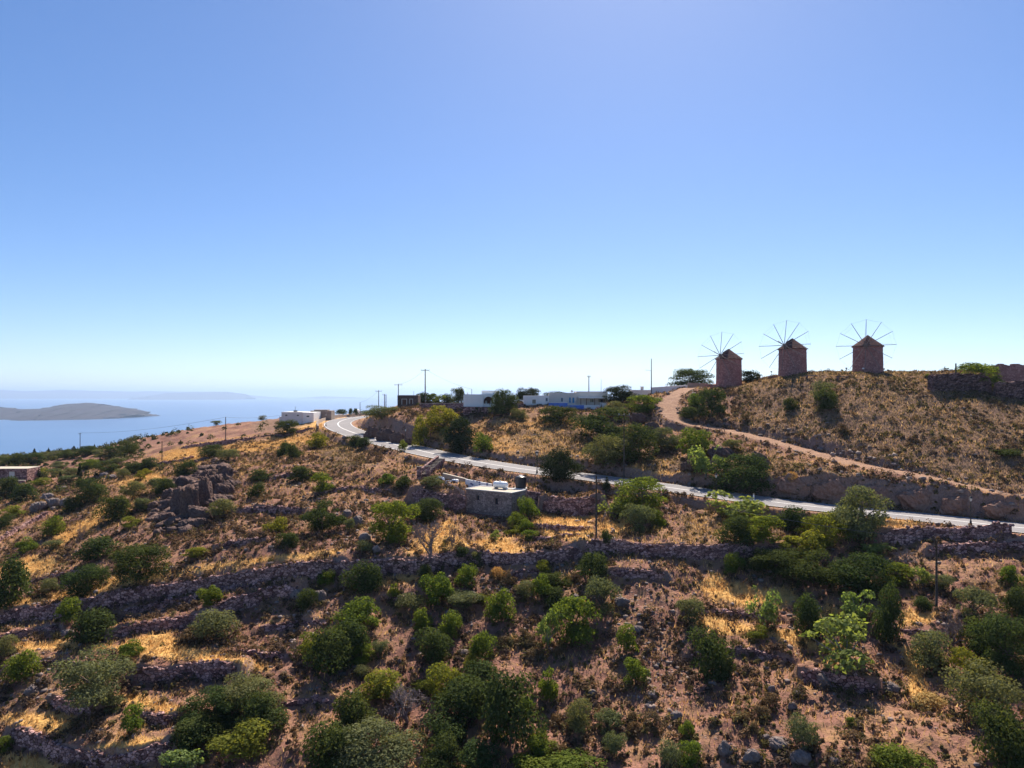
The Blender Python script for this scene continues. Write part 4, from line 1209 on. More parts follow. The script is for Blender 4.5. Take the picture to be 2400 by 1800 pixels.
# ---- windmills
def windmill(u, vbase, y, hub_off, yaw, label, rt, rb, ht, hroof, spin, drop):
    """Tower foot at a photo position; the sail wheel faces the camera, turned by yaw to the left."""
    x = (u - UC) / FOC * y
    z = -(vbase - VH) / FOC * y
    root = empty('windmill', (x, y, z), label, 'windmill', 'three windmills on the hilltop')
    n, hs = 56, 26
    prof = [(rb + (rt - rb) * k / hs, -0.9 + (ht + 0.9) * k / hs) for k in range(hs + 1)]
    mb = MB(); mb.lathe(prof, n)
    me = mb.mesh('tower', M_MILL, False)
    r = np.random.default_rng(int(u))
    co = np.array([v.co for v in me.vertices]); co[:, :2] *= (1 + (r.random((len(co), 1)) - 0.5) * 0.018)
    me.vertices.foreach_set('co', co.astype(np.float32).ravel())
    tw = link('tower', me, root)
    MB().lathe([(rt + 0.02, ht - 0.22), (rt + 0.14, ht - 0.18), (rt + 0.14, ht + 0.02), (rt + 0.02, ht + 0.03)], n).build('coping', M_MILL, root)
    # conical cap with a front hood where the axle comes out
    rc = rt + 0.34
    cap = MB()
    m = 40
    for k in range(m):
        a0, a1 = 2 * PI * k / m, 2 * PI * (k + 1) / m
        s = 1.0
        p = [(math.cos(a) * rc * s, math.sin(a) * rc * s, ht + 0.02 + 0.05 * math.sin(k * 2.7 + j)) for j, a in ((0, a0), (1, a1))]
        cap.add([p[0], p[1], (math.cos(a1) * rc * 0.5, math.sin(a1) * rc * 0.5, ht + hroof * 0.5), (math.cos(a0) * rc * 0.5, math.sin(a0) * rc * 0.5, ht + hroof * 0.5)], [(0, 1, 2, 3)])
        cap.add([(math.cos(a0) * rc * 0.5, math.sin(a0) * rc * 0.5, ht + hroof * 0.5), (math.cos(a1) * rc * 0.5, math.sin(a1) * rc * 0.5, ht + hroof * 0.5), (0, 0, ht + hroof)], [(0, 1, 2)])
    cap.lathe([(rc, ht + 0.0), (rc * 0.99, ht - 0.06), (0.1, ht - 0.05)], m)
    cp = cap.build('cap', M_SHINGLE, root)
    ax = Vector((-math.sin(yaw), -math.cos(yaw), 0))
    sd = Vector((math.cos(yaw), -math.sin(yaw), 0)) * -1
    hz = ht + hroof * 0.42
    hood = MB()
    w, hh = 0.8, hroof * 0.22
    def P(f, s, zz): return tuple(ax * f + sd * s + Vector((0, 0, zz)))
    f0, f1 = rc * 0.98, rc * 0.1
    hood.add([P(f0, -w, ht + 0.1), P(f0, w, ht + 0.1), P(f0, 0, hz + hh * 0.9), P(f1, -w * 0.5, ht + hroof * 0.72), P(f1, w * 0.5, ht + hroof * 0.72), P(f1, 0, ht + hroof * 0.98)],
             [(0, 1, 2), (0, 2, 5, 3), (1, 4, 5, 2), (0, 3, 4, 1), (3, 5, 4)])
    hood.build('hood', M_SHINGLE, cp)
    # axle tilted up to the front, bowsprit, twelve sail arms, rim and stay ropes
    tilt = math.radians(13)
    d = (ax * math.cos(tilt) + Vector((0, 0, math.sin(tilt)))).normalized()
    hub = ax * hub_off + Vector((0, 0, hz + 0.15 - drop))
    up = (Vector((0, 0, 1)) - d * d.z).normalized()
    rt_ = d.cross(up)
    wheel = MB().tube([hub - d * (hub_off * 0.9), hub + d * 0.25], [0.20, 0.22], 10)
    wheel.lathe([(0.0, 0), (0.0, 0)], 3)
    wh = wheel.build('axle', M_WOOD, root)
    MB().tube([hub + d * 0.2, hub + d * 3.3], [0.10, 0.06], 7).build('bowsprit', M_WOOD, wh)
    tips = []
    R = 5.85
    for k in range(12):
        a = spin + 2 * PI * k / 12
        q = up * math.cos(a) + rt_ * math.sin(a)
        tip = hub + q * R
        tips.append(tip)
        MB().tube([hub - q * 0.25, hub + q * R * 0.55, tip], [0.075, 0.062, 0.048], 6).build('sail_arm', M_WOOD, wh)
    ro = MB()
    for k in range(12):
        a, b = tips[k], tips[(k + 1) % 12]
        mid = (a + b) / 2 - (((a + b) / 2 - hub) * 0.02)
        ro.tube([a, mid, b], 0.010, 4, False)
        if k % 3 == 0:
            ro.tube([a, hub + d * 3.2], 0.008, 4, False)
        a2, b2 = hub.lerp(a, 0.86), hub.lerp(b, 0.86)
        if k % 4 == 1:
            ro.tube([a2, (a2 + b2) / 2, b2], 0.008, 4, False)
    ro.build('rim_rope', M_ROPE, wh)
    return root
windmill(1574.5, 838, 173, 4.7, math.radians(17 + 25), 'leftmost of the three round brown stone windmills, standing lowest on the hill', 2.95, 3.05, 7.0, 2.55, 0.03, 0.45)
windmill(1712, 812.5, 162, 4.6, math.radians(21.5 + 22), 'middle one of the three round brown stone windmills, beside a dark parapet', 2.95, 3.1, 6.15, 2.5, 0.0, 0.55)
windmill(1874.5, 805, 156, 4.6, math.radians(26.6 + 5), 'rightmost of the three round brown stone windmills, facing the viewer squarely', 2.95, 3.12, 5.7, 2.6, 0.0, 1.25)

# ---- lamps and poles
def street_lamp(u, v, hpx, label, y=None):
    p = at(u, v) if y is None else Vector(W(u, v, y))
    h = hpx / FOC * p.y
    o = empty('street_lamp', p, label, 'street lamp', 'black street lamps along the road')
    MB().box(-0.32, 0.32, -0.32, 0.32, -0.4, 0.16).build('plinth', M_CONC, o)
    MB().lathe([(0.17, 0.16), (0.17, 0.34), (0.12, 0.5), (0.13, 0.62), (0.075, 0.72), (0.065, h * 0.5), (0.085, h * 0.52), (0.058, h * 0.55), (0.05, h - 0.72), (0.11, h - 0.68)], 10).build('post', M_IRON, o, True)
    ln = MB().lathe([(0.10, h - 0.66), (0.19, h - 0.26)], 8).build('lantern', M_GLASS, o)
    MB().lathe([(0.25, h - 0.26), (0.21, h - 0.2), (0.09, h - 0.06), (0.03, h)], 8).build('lantern_cap', M_IRON, ln)
street_lamp(2097, 1136, 64, 'black street lamp nearest the right edge, on the road edge above the roadside wall')
street_lamp(1547, 1078, 56, 'black street lamp on the road edge left of the green fig hiding the road')
street_lamp(1160, 1024, 49, 'black street lamp between the windswept pine and the dark upright pine')
street_lamp(876, 965, 40, 'black street lamp with a green bush at its foot')
street_lamp(704, 922, 29, 'black street lamp outside the road bend, farthest along the road')

def pole(u, v, vtop, label, arm=0.0, y=None, extra=None, r=0.12):
    p = at(u, v) if y is None else Vector(W(u, v, y))
    top = p.z + (v - vtop) / FOC * p.y
    p.z = ground(p.x, p.y)
    h = top - p.z
    o = empty('utility_pole', p, label, 'utility pole', 'utility poles')
    MB().tube([(0, 0, -0.5), (0, 0, h * 0.5), (0, 0, h)], [r * 1.15, r, r * 0.8], 8).build('post', M_DARKWOOD, o, True)
    if arm:
        ca = MB().box(-arm, arm, -0.16, -0.06, h - 0.42, h - 0.30).build('crossarm', M_DARKWOOD, o)
        for s in (-0.92, 0, 0.92):
            MB().lathe([(0.05, h - 0.30), (0.07, h - 0.2), (0.04, h - 0.12), (0.06, h - 0.04), (0.02, h + 0.02)], 7, (s * arm, -0.11, 0)).build('insulator', M_GLASS, ca)
    if extra == 'lamp':
        a = MB().tube([(0, 0, h * 0.66), (-0.5, -0.1, h * 0.68), (-1.1, -0.2, h * 0.69)], 0.035, 6).build('lamp_arm', M_IRON, o)
        MB().box(-1.5, -1.02, -0.32, -0.1, h * 0.69 - 0.05, h * 0.69 + 0.06).build('lamp_head', M_GLASS, a)
    return p + Vector((0, 0, h))
T1 = pole(1288, 1156, 1027, 'wooden utility pole right of the windswept roadside pine')
T2 = pole(1348, 1037, 893, 'wooden utility pole with a crossarm in the field beyond the road', 0.95, r=0.10)
T3 = pole(2023, 1312, 1167, 'dark utility pole in the thicket at right below the roadside wall')
T4 = pole(1407, 851, 774.5, 'tall bare pole carrying a small lamp arm, beside the white hilltop wall', 0, 172, 'lamp', 0.11)
T5 = pole(918.5, 884, 797, 'tallest crossarm pole behind the low wall right of the small stone house', 1.15, 188, r=0.15)
T6 = pole(860.5, 868, 829, 'crossarm pole just behind the small stone house', 1.3, 232, r=0.15)
T7 = pole(818, 892, 843, 'crossarm pole behind the hump, leftmost of three close together', 1.2, 262, r=0.15)
T8 = pole(830.5, 892, 851, 'short pole behind the hump, middle of three close together', 0.7, 255, r=0.15)
T9 = pole(833.8, 892, 853, 'plain pole behind the hump, rightmost of three close together', 0, 250, r=0.15)
T10 = pole(777.8, 894, 869, 'small pole behind the bend wall beside the white dome', 0, 275)
T11 = pole(487.5, 956, 901, 'slender pole standing at the long low field wall')
T12 = pole(173, 980, 935, 'slender pole on the valley skyline against the sea', 0.5)
T13 = pole(1272, 866, 811, 'pole with a short crossarm behind the blue windowed house', 0.4, 182)
T14 = pole(1298.5, 866, 819, 'thin mast behind the blue windowed house', 0, 180, r=0.05)
T15 = pole(1019, 862, 840.5, 'short thin mast behind the white arched house', 0, 184, r=0.07)
T16 = pole(2064.8, 812, 785, 'short stone coloured post on the ruined hilltop wall', 0, 139.5, r=0.16)
T17 = pole(350, 995, 953, 'thin pole at the edge of the mown yellow field')

def cable(a, b, sag, label, r=0.022):
    a, b = Vector(a), Vector(b)
    pts = [a.lerp(b, k / 24) - Vector((0, 0, sag * 4 * (k / 24) * (1 - k / 24))) for k in range(25)]
    MB().tube(pts, r, 5).build('power_cable', M_WIRE, label=label, cat='cable', group='power cables')
cable(T1, T3, 1.0, 'cable sagging across the road from the pine side pole to the thicket pole', 0.030)
cable(T12, T11, 1.2, 'cable running from the valley skyline pole to the field wall pole', 0.03)
cable(T5, T6, 0.9, 'cable between the tallest crossarm pole and the one behind the stone house', 0.02)
cable(T10, T7, 0.8, 'cable from the small pole by the dome to the leftmost hump pole', 0.02)
cable(T5, T15, 0.6, 'long cable from the tallest crossarm pole towards the arched house mast', 0.02)
cable(T11, tuple(Vector(W(645, 888, 236))), 1.0, 'cable from the field wall pole to the white villa', 0.03)

# ---- flat roofed stone cottage by the road
zr = -14.96
A, Fp, Rp = Vector((-7.28, 112.8, zr)), Vector((-0.07, 108.0, zr)), Vector((2.31, 111.1, zr))
ex, ey = (Fp - A).normalized(), None
ey = Vector((-ex.y, ex.x, 0))
if ey.y < 0: ey = -ey
LX, LY = (Fp - A).length, 3.95
M_COT = mat_stone('cottage_stone', (0.24, 0.185, 0.165), (0.50, 0.395, 0.345), (0.14, 0.105, 0.095), 2.8, 0.8, 0.2)
rot = math.atan2(ex.y, ex.x)
cot = empty('cottage', (A.x, A.y, zr - 4.4), 'flat roofed rough stone cottage with a pale roof below the road', 'cottage', rz=rot)
def wall_with_holes(name, w, h, th, holes, mat, parent, x0=0.0, yface=0.0):
    """A front wall in the xz plane with real openings; holes = (xa, xb, za, zb)."""
    xs = sorted({0, w} | {v for q in holes for v in q[:2]}); zs = sorted({0, h} | {v for q in holes for v in q[2:]})
    mb = MB()
    vid = {}
    def vt(x, y, z):
        k = (round(x, 4), round(y, 4), round(z, 4))
        if k not in vid:
            vid[k] = len(mb.v); mb.v.append((x0 + x, yface + y, z))
        return vid[k]
    def q(*p): mb.f.append(tuple(vt(*i) for i in p))
    solid = lambda i, j: 0 <= i < len(xs) - 1 and 0 <= j < len(zs) - 1 and not any(a <= xs[i] and xs[i + 1] <= b and c <= zs[j] and zs[j + 1] <= d for a, b, c, d in holes)
    for i in range(len(xs) - 1):
        for j in range(len(zs) - 1):
            if not solid(i, j): continue
            a, b, c, d = xs[i], xs[i + 1], zs[j], zs[j + 1]
            q((a, 0, c), (b, 0, c), (b, 0, d), (a, 0, d)); q((a, th, c), (a, th, d), (b, th, d), (b, th, c))
            if not solid(i - 1, j): q((a, 0, c), (a, 0, d), (a, th, d), (a, th, c))
            if not solid(i + 1, j): q((b, 0, c), (b, th, c), (b, th, d), (b, 0, d))
            if not solid(i, j - 1): q((a, 0, c), (a, th, c), (b, th, c), (b, 0, c))
            if not solid(i, j + 1): q((a, 0, d), (b, 0, d), (b, th, d), (a, th, d))
    return mb.build(name, mat, parent)
HC = 4.4
hol = [(2.05, 2.55, 2.75, 3.55), (5.55, 6.15, 2.35, 3.35)]
wf = wall_with_holes('wall', LX, HC - 0.12, 0.4, hol, M_COT, cot)
mb = MB().box(LX - 0.4, LX, 0.4, LY, 0, HC - 0.12).box(0, 0.4, 0.4, LY, 0, HC - 0.12).box(0.4, LX - 0.4, LY - 0.4, LY, 0, HC - 0.12)
mb.build('side_wall', M_COT, cot)
rf = MB().box(-0.08, LX + 0.08, -0.08, LY + 0.08, HC - 0.12, HC).build('roof', M_ROOF, cot)
MB().box(-0.08, LX + 0.08, -0.08, 0.04, HC, HC + 0.07).box(-0.08, LX + 0.08, LY - 0.10, LY + 0.08, HC, HC + 0.10).box(-0.08, 0.04, 0.04, LY - 0.10, HC, HC + 0.07).box(LX - 0.04, LX + 0.08, 0.04, LY - 0.10, HC, HC + 0.07).build('roof_kerb', M_WHITE, rf)
for a, b, c, d in hol:
    wn = MB().box(a + 0.01, b - 0.01, 0.2, 0.26, c + 0.01, d - 0.01).build('window', M_BROWNW, cot)
    MB().box(a + 0.07, b - 0.07, 0.16, 0.20, c + 0.08, d - 0.08).build('pane', M_DARK, wn)
    MB().box(a - 0.1, b + 0.1, -0.05, 0.1, d + 0.002, d + 0.16).build('lintel', M_PALE, cot)
MB().box(LX + 0.005, LX + 0.05, 1.5, 2.1, 2.4, 3.3).build('shutter', M_BROWNW, cot)
def on_cot(x, y, z): return A + ex * x + ey * y + Vector((0, 0, z))
p = on_cot(4.6, 2.95, 0.0)
tk = empty('water_tank', p, 'long white water tank lying on the cottage roof', 'water tank', rz=rot)
MB().lathe([(0.05, -1.28), (0.38, -1.24), (0.50, -1.1), (0.52, -0.7), (0.50, -0.68), (0.52, -0.64), (0.52, 0.64), (0.50, 0.68), (0.52, 0.72), (0.50, 1.1), (0.38, 1.24), (0.05, 1.28)], 20, (0, 0, 0.66), 'x').build('tank_body', M_TANK, tk, True)
for s in (-0.8, 0.8):
    MB().box(s - 0.12, s + 0.12, -0.4, 0.4, 0.0, 0.24).build('cradle', M_CONC, tk)
MB().box(-0.15, 0.05, -0.08, 0.08, 1.16, 1.3).build('filler_cap', M_TANK, tk)
p = on_cot(6.7, 5.6, 0)
p.z = zr
tk = empty('water_tank', p, 'black ribbed plastic water tank standing behind the cottage roof', 'water tank')
prof = [(0.6, 0.041)]
for k in range(9):
    z0 = 0.05 + k * 0.17
    prof += [(0.78 + 0.012 * k, z0), (0.82 + 0.012 * k, z0 + 0.04), (0.82 + 0.012 * k, z0 + 0.12), (0.78 + 0.012 * k, z0 + 0.16)]
prof += [(0.92, 1.62), (0.90, 1.70), (0.62, 1.86), (0.3, 1.92)]
MB().lathe(prof, 28).build('tank_body', M_PLAST, tk, True)
MB().box(-1.0, 1.0, -1.0, 1.0, -1.8, 0.04).build('plinth', M_CONC, tk)
MB().lathe([(0.3, 1.925), (0.3, 2.0), (0.26, 2.03)], 20).build('lid', M_TANK, tk)
p = on_cot(6.3, 3.2, 0.0)
MB().box(-0.7, 0.9, -0.25, 0.25, 0.14, 0.2).box(-0.6, -0.4, -0.25, 0.25, 0.0, 0.14).box(0.5, 0.7, -0.25, 0.25, 0.0, 0.14).build('roof_bench', M_WHITE, label='low white slab beside the white tank on the cottage roof', cat='slab', loc=p, rz=rot + 0.25)
# white wall with blue grey stones, tan parapet, retaining wall to the right
t = NT('painted_rubble')
o = t.obj()
mp = t.n('ShaderNodeMapping', Vector=o, Scale=(1, 0.02, 1)).outputs[0]
vor = t.n('ShaderNodeTexVoronoi', {'feature': 'F1'}, Vector=mp, Scale=1.7)
vor.inputs['Randomness'].default_value = 0.85
sp = t.ramp(t.math('ADD', vor.outputs['Distance'], t.math('MULTIPLY', t.noise(o, 6, 3), 0.35)), (0.50, 1.0), (0.58, 0.0))
M_SPOT = t.done(t.principled(t.mix(sp, (0.80, 0.80, 0.80), (0.13, 0.16, 0.28)), 0.85, t.bump(sp, 0.4, 0.03)))
def slab_wall(name, a, b, h0, h1, th, mat, label, cat, below=1.0, cope=None, group=None):
    a, b = Vector(a), Vector(b)
    L = (b - a).to_2d().length
    o = empty(name, a, label, cat, group, rz=math.atan2(b.y - a.y, b.x - a.x))
    dz = b.z - a.z
    mb = MB()
    n = max(2, int(L / 0.6))
    rr = np.random.default_rng(int(L * 100))
    for k in range(n):
        x0, x1 = L * k / n, L * (k + 1) / n
        z0, z1 = dz * k / n, dz * (k + 1) / n
        t0, t1 = z0 + h0 + (h1 - h0) * k / n, z1 + h0 + (h1 - h0) * (k + 1) / n
        mb.add([(x0, 0, z0 - below), (x1, 0, z1 - below), (x1, th, z1 - below), (x0, th, z0 - below), (x0, 0, t0), (x1, 0, t1), (x1, th, t1), (x0, th, t0)],
               [(4, 5, 6, 7), (0, 1, 5, 4), (2, 3, 7, 6)] + ([(0, 4, 7, 3)] if k == 0 else []) + ([(1, 2, 6, 5)] if k == n - 1 else []))
    mb.build('wall_body', mat, o)
    if cope:
        MB().add([(0, -0.04, h0 + 0.003), (L, -0.04, dz + h1 + 0.003), (L, th + 0.04, dz + h1 + 0.003), (0, th + 0.04, h0 + 0.003),
                  (0, -0.04, h0 + 0.09), (L, -0.04, dz + h1 + 0.09), (L, th + 0.04, dz + h1 + 0.09), (0, th + 0.04, h0 + 0.09)],
                 [(0, 3, 2, 1), (4, 5, 6, 7), (0, 1, 5, 4), (1, 2, 6, 5), (2, 3, 7, 6), (3, 0, 4, 7)]).build('coping', cope, o)
    return o
def bottom_of(u, vtop, y, h):
    q = Vector(W(u, vtop, y)); q.z -= h
    return q
slab_wall('garden_wall', bottom_of(1005.2, 1035, 117.6, 1.7), bottom_of(1062, 1045.5, 116.9, 0.95), 1.7, 0.95, 0.3, M_SPOT, 'white painted wall spotted with blue grey stones behind the cottage', 'garden wall', 0.8)
slab_wall('garden_wall', bottom_of(956, 1023, 121.8, 1.35), bottom_of(1004.8, 1035, 117.7, 1.35), 1.35, 1.35, 0.3, M_TAN, 'tan rendered parapet wall left of the white spotted wall', 'garden wall', 1.0, M_ROOF)
slab_wall('garden_wall', bottom_of(1138, 1060, 111.3, 1.5), bottom_of(1176, 1066, 110.5, 1.4), 1.5, 1.4, 0.4, M_WALL, 'rough stone wall joining the cottage to the tall retaining wall', 'garden wall', 2.2)
# yard terrace with slatted white rail
a, b = Vector(W(961, 1077, 115.2)), Vector(W(1003, 1081, 114.0))
a.z, b.z = ground(a.x, a.y) + 0.1, ground(b.x, b.y) + 0.1
rl = empty('garden_fence', a, 'weathered white slatted fence along the cottage yard edge', 'fence', rz=math.atan2(b.y - a.y, b.x - a.x))
Lf = (b - a).to_2d().length; dz = (b - a).z
MB().add([(0, -.06, -.25), (Lf, -.06, dz - .25), (Lf, .3, dz - .25), (0, .3, -.25), (0, -.06, .05), (Lf, -.06, dz + .05), (Lf, .3, dz + .05), (0, .3, .05)], [(0, 3, 2, 1), (4, 5, 6, 7), (0, 1, 5, 4), (1, 2, 6, 5), (2, 3, 7, 6), (3, 0, 4, 7)]).build('kerb', M_CONC, rl)
mb = MB()
for k in range(19):
    x = 0.05 + (Lf - 0.1) * k / 18
    z = dz * x / Lf
    mb.box(x - 0.045, x + 0.045, 0.0, 0.03, z + 0.05, z + 0.78 + 0.08 * math.sin(k * 2.1))
mb.tube([(0, 0.05, 0.55), (Lf, 0.05, dz + 0.55)], 0.04, 5).build('pickets', mat_simple('weathered_white', (0.52, 0.48, 0.47), 0.9, 0.25, 3), rl)
# stone stairs with gate posts
gy = 123.5
for uu, vt, vb, lab in ((905.5, 1009, 1028, 'left one of two square stone gate posts above the cottage yard'), (924.5, 1008, 1027, 'right one of two square stone gate posts above the cottage yard')):
    q = Vector(W(uu, vb, gy)); h = (vb - vt) / FOC * gy
    o = empty('gate_post', q, lab, 'gate post', 'stone gate posts')
    MB().box(-0.36, 0.36, -0.34, 0.34, -0.8, h).build('shaft', M_WALL, o)
    MB().box(-0.42, 0.42, -0.40, 0.40, h, h + 0.12).build('cap', M_PALE, o)
s0, s1 = Vector(W(914.5, 1026, gy + 0.4)), Vector(W(955, 990, 132.5))
st = empty('stone_stairs', s0, 'stone steps with pale treads climbing from the gate posts to the road', 'stairs', rz=math.atan2(s1.y - s0.y, s1.x - s0.x))
Ls, dz = (s1 - s0).to_2d().length, s1.z - s0.z
NS = 11
for k in range(NS):
    x0 = Ls * k / NS
    sp_ = MB().box(x0, Ls * (k + 1) / NS + 0.06, -0.55, 0.55, dz * k / NS - 0.8, dz * (k + 1) / NS - 0.05).build('step', M_WALL, st)
    MB().box(x0 - 0.03, Ls * (k + 1) / NS, -0.58, 0.58, dz * (k + 1) / NS - 0.049, dz * (k + 1) / NS).build('tread', M_PALE, sp_)
mb = MB()
for w in (0.62,):
    mb.add([(0, w, -0.8), (Ls, w, dz - 0.8), (Ls, w + 0.4, dz - 0.8), (0, w + 0.4, -0.8), (0, w, 0.9), (Ls, w, dz + 0.45), (Ls, w + 0.4, dz + 0.45), (0, w + 0.4, 0.9)], [(0, 3, 2, 1), (4, 5, 6, 7), (0, 1, 5, 4), (1, 2, 6, 5), (2, 3, 7, 6), (3, 0, 4, 7)])
mb.build('parapet', M_WALL, st)
# things left lying in the yard
q = Vector(W(983.5, 1043, 117.5))
br = empty('barrel', q, 'white barrel lying in the cottage yard', 'barrel', rz=-0.25)
MB().lathe([(0.02, -0.55), (0.26, -0.53), (0.30, -0.45), (0.30, -0.2), (0.32, -0.17), (0.30, -0.14), (0.30, 0.14), (0.32, 0.17), (0.30, 0.2), (0.30, 0.45), (0.26, 0.53), (0.02, 0.55)], 16, (0, 0, 0.3), 'x').build('barrel_body', M_TANK, br, True)
def crumple(u, v, y, sx, sy, sz, mat, name, label, cat, seed):
    r = np.random.default_rng(seed)
    mb = MB(); n = 12
    for i in range(n + 1):
        for j in range(n + 1):
            x, yy = i / n * 2 - 1, j / n * 2 - 1
            hgt = max(0.02, (1 - (x * x + yy * yy) * 0.55) * (0.55 + 0.7 * r.random()))
            mb.v.append((x * sx, yy * sy, hgt * sz))
    for i in range(n):
        for j in range(n):
            a = i * (n + 1) + j
            mb.f.append((a, a + n + 1, a + n + 2, a + 1))
    mb.build(name, mat, label=label, cat=cat, loc=W(u, v, y))
crumple(951, 1037, 119.6, 0.75, 0.5, 0.6, M_TANK, 'tarpaulin', 'crumpled white sheet heaped at the top of the cottage yard', 'tarpaulin', 1)
crumple(968, 1041, 118.6, 0.9, 0.35, 0.25, mat_simple('faded_blue', (0.42, 0.50, 0.60), 0.8, 0.2, 3), 'tarpaulin', 'faded bluish sheet lying between the white heap and the barrel', 'tarpaulin', 2)
q = Vector(W(970, 1044, 117.8))
mb = MB()
for k in range(4):
    mb.box(-0.9 + 0.06 * k, 0.9 - 0.1 * k, -0.2 + 0.13 * k, -0.1 + 0.13 * k, 0.02 + 0.02 * k, 0.06 + 0.03 * k)
mb.build('planks', M_CREAM, label='few pale planks lying in the cottage yard', cat='planks', loc=q, rz=0.5)
q = at(1300, 1128)
MB().tube([(0, 0, 0), (0.5, -0.3, 1.5)], 0.09, 7).tube([(0.25, -0.15, 0.75), (0.6, 0.0, 1.2)], 0.05, 5).build('fallen_log', M_PALEBARK, label='pale broken branch leaning below the tall retaining wall', cat='log', loc=q)

# ---- white houses
def house(u, v, y, label, cat, name='house', rz=0.0):
    return empty(name, W(u, v, y), label, cat, rz=rz)
def px(y): return y / FOC
def add_win(root, x0, x1, z0, z1, yf, frame, pane=None, sill=True):
    w = MB().box(x0, x1, yf + 0.10, yf + 0.16, z0, z1).build('window', frame, root)
    d = 0.07
    cx = (x0 + x1) / 2
    MB().box(x0 + d, cx - 0.03, yf + 0.07, yf + 0.098, z0 + d, z1 - d).box(cx + 0.03, x1 - d, yf + 0.07, yf + 0.098, z0 + d, z1 - d).build('pane', pane or M_DARK, w)
    if sill:
        MB().box(x0 - 0.08, x1 + 0.08, yf - 0.07, yf + 0.1, z0 - 0.1, z0 - 0.002).build('sill', M_WHITE, w)
def block(root, x0, x1, y0, depth, z0, z1, wins, mat, par=0.0, roofmat=None):
    w = wall_with_holes('wall', x1 - x0, z1 - z0, 0.3, [(a - x0, b - x0, c - z0, d - z0) for a, b, c, d in wins], mat, root, x0, y0)
    w.location.z = z0
    MB().box(x0, x0 + 0.3, y0 + 0.3, y0 + depth, z0, z1).box(x1 - 0.3, x1, y0 + 0.3, y0 + depth, z0, z1).box(x0 + 0.3, x1 - 0.3, y0 + depth - 0.3, y0 + depth, z0, z1).build('side_wall', mat, root)
    MB().box(x0 + 0.02, x1 - 0.02, y0 + 0.02, y0 + depth - 0.02, z1 + 0.002, z1 + 0.14).build('roof', roofmat or mat, root)

# arched house
Y = 171; k = px(Y)
hA = house(1001.2, 881, Y, 'white flat roofed house with a big arched opening', 'house')
X = lambda u: (u - 1001.2) * k
Z = lambda v: (881 - v) * k
block(hA, X(1001.2), X(1043.7), 0, 6, -3.2, Z(853), [], M_WHITE)
lw = MB()
n = 16
xa, xb, zs, zt = X(1044.5), X(1065.5), Z(868), Z(856.8)
cx_, ra = (xa + xb) / 2, (xb - xa) / 2
x0, x1, ztop = X(1043.7) + 0.003, X(1070), Z(853)
hgt = zt - zs
arc = [(cx_ - ra * math.cos(PI * i / n), zs + hgt * math.sin(PI * i / n)) for i in range(n + 1)]
for yy in (0.4, 0.75):
    for i in range(n):
        (a, za), (b, zb) = arc[i], arc[i + 1]
        lw.add([(a, yy, za), (b, yy, zb), (b, yy, ztop), (a, yy, ztop)], [(0, 1, 2, 3)])
for i in range(n):
    (a, za), (b, zb) = arc[i], arc[i + 1]
    lw.add([(a, 0.4, za), (b, 0.4, zb), (b, 0.75, zb), (a, 0.75, za)], [(0, 3, 2, 1)])
lw.box(x0, xa, 0.4, 0.75, -3.2, ztop).box(xb, x1, 0.4, 0.75, -3.2, ztop).box(xa, xb, 0.4, 0.75, -3.2, Z(873))
lw.build('arched_wall', M_WHITE, hA)
MB().box(xa - 0.1, xb + 0.1, 0.3, 0.8, Z(873) + 0.002, Z(873) + 0.12).build('sill', M_WHITE, hA)
lg = MB().box(x0 + 0.1, x1 - 0.1, 2.6, 2.8, -3.2, ztop).build('loggia_wall', M_BROWNW, hA)
for s in (-0.62, 0.62):
    MB().box(cx_ + s - 0.22, cx_ + s + 0.22, 2.54, 2.598, Z(873), Z(866)).build('window', M_WHITE, hA)
MB().box(x0, x1, 0.42, 5.6, ztop + 0.003, ztop + 0.14).build('roof', M_WHITE, hA)
block(hA, X(1039), X(1077), 2.9, 4, 0.2, Z(845), [], M_WHITE)
block(hA, X(1070) + 0.004, X(1116), 0.8, 4.5, -3.2, Z(854.5), [(X(1100), X(1104), Z(872), Z(864))], M_WHITE)
MB().box(X(1008), X(1011), 1.0, 1.4, Z(853) + 0.14, Z(853) + 0.6).build('chimney', M_WHITE, hA)

# blue windowed house
Y = 172; k = px(Y)
hB = house(1131, 881, Y, 'long white house with blue windows, blue low wall and porch', 'house')
X = lambda u: (u - 1131) * k
w1 = [(X(1149.5), X(1157.7), Z(872.6), Z(862.8)), (X(1178.5), X(1183.2), Z(867), Z(859.5))]
block(hB, X(1131), X(1186), 0, 5, -1.2, Z(856), w1, M_WHITE)
add_win(hB, w1[0][0], w1[0][1], w1[0][2], w1[0][3], 0, M_WHITE)
add_win(hB, w1[1][0], w1[1][1], w1[1][2], w1[1][3], 0, M_SHUT)
w2 = [(X(1212.5), X(1216.3), Z(868), Z(859.5)), (X(1229.8), X(1233.6), Z(870), Z(858.5)), (X(1237), X(1241.3), Z(870.3), Z(858.8))]
block(hB, X(1186) + 0.004, X(1246), 0.6, 6, -1.2, Z(849.8), [(a, b, c, d) for a, b, c, d in w2], M_CREAM)
add_win(hB, *w2[0], 0.6, M_SHUT)
for q in w2[1:]:
    MB().box(q[0], q[1], 0.66, 0.74, q[2], q[3]).build('shutter', M_SHUT, hB)
w3 = [(X(1275.3), X(1284), Z(870), Z(861.5)), (X(1294), X(1304), Z(869), Z(861.5))]
block(hB, X(1246) + 0.004, X(1314), 1.1, 7, -1.2, Z(846.8), w3, M_CREAM)
add_win(hB, *w3[0], 1.1, M_WHITE)
add_win(hB, *w3[1], 1.1, M_BROWNW)
pr = MB().box(X(1249.5), X(1306), -1.0, 1.09, Z(860.4), Z(858.2)).build('porch_roof', M_WHITE, hB)
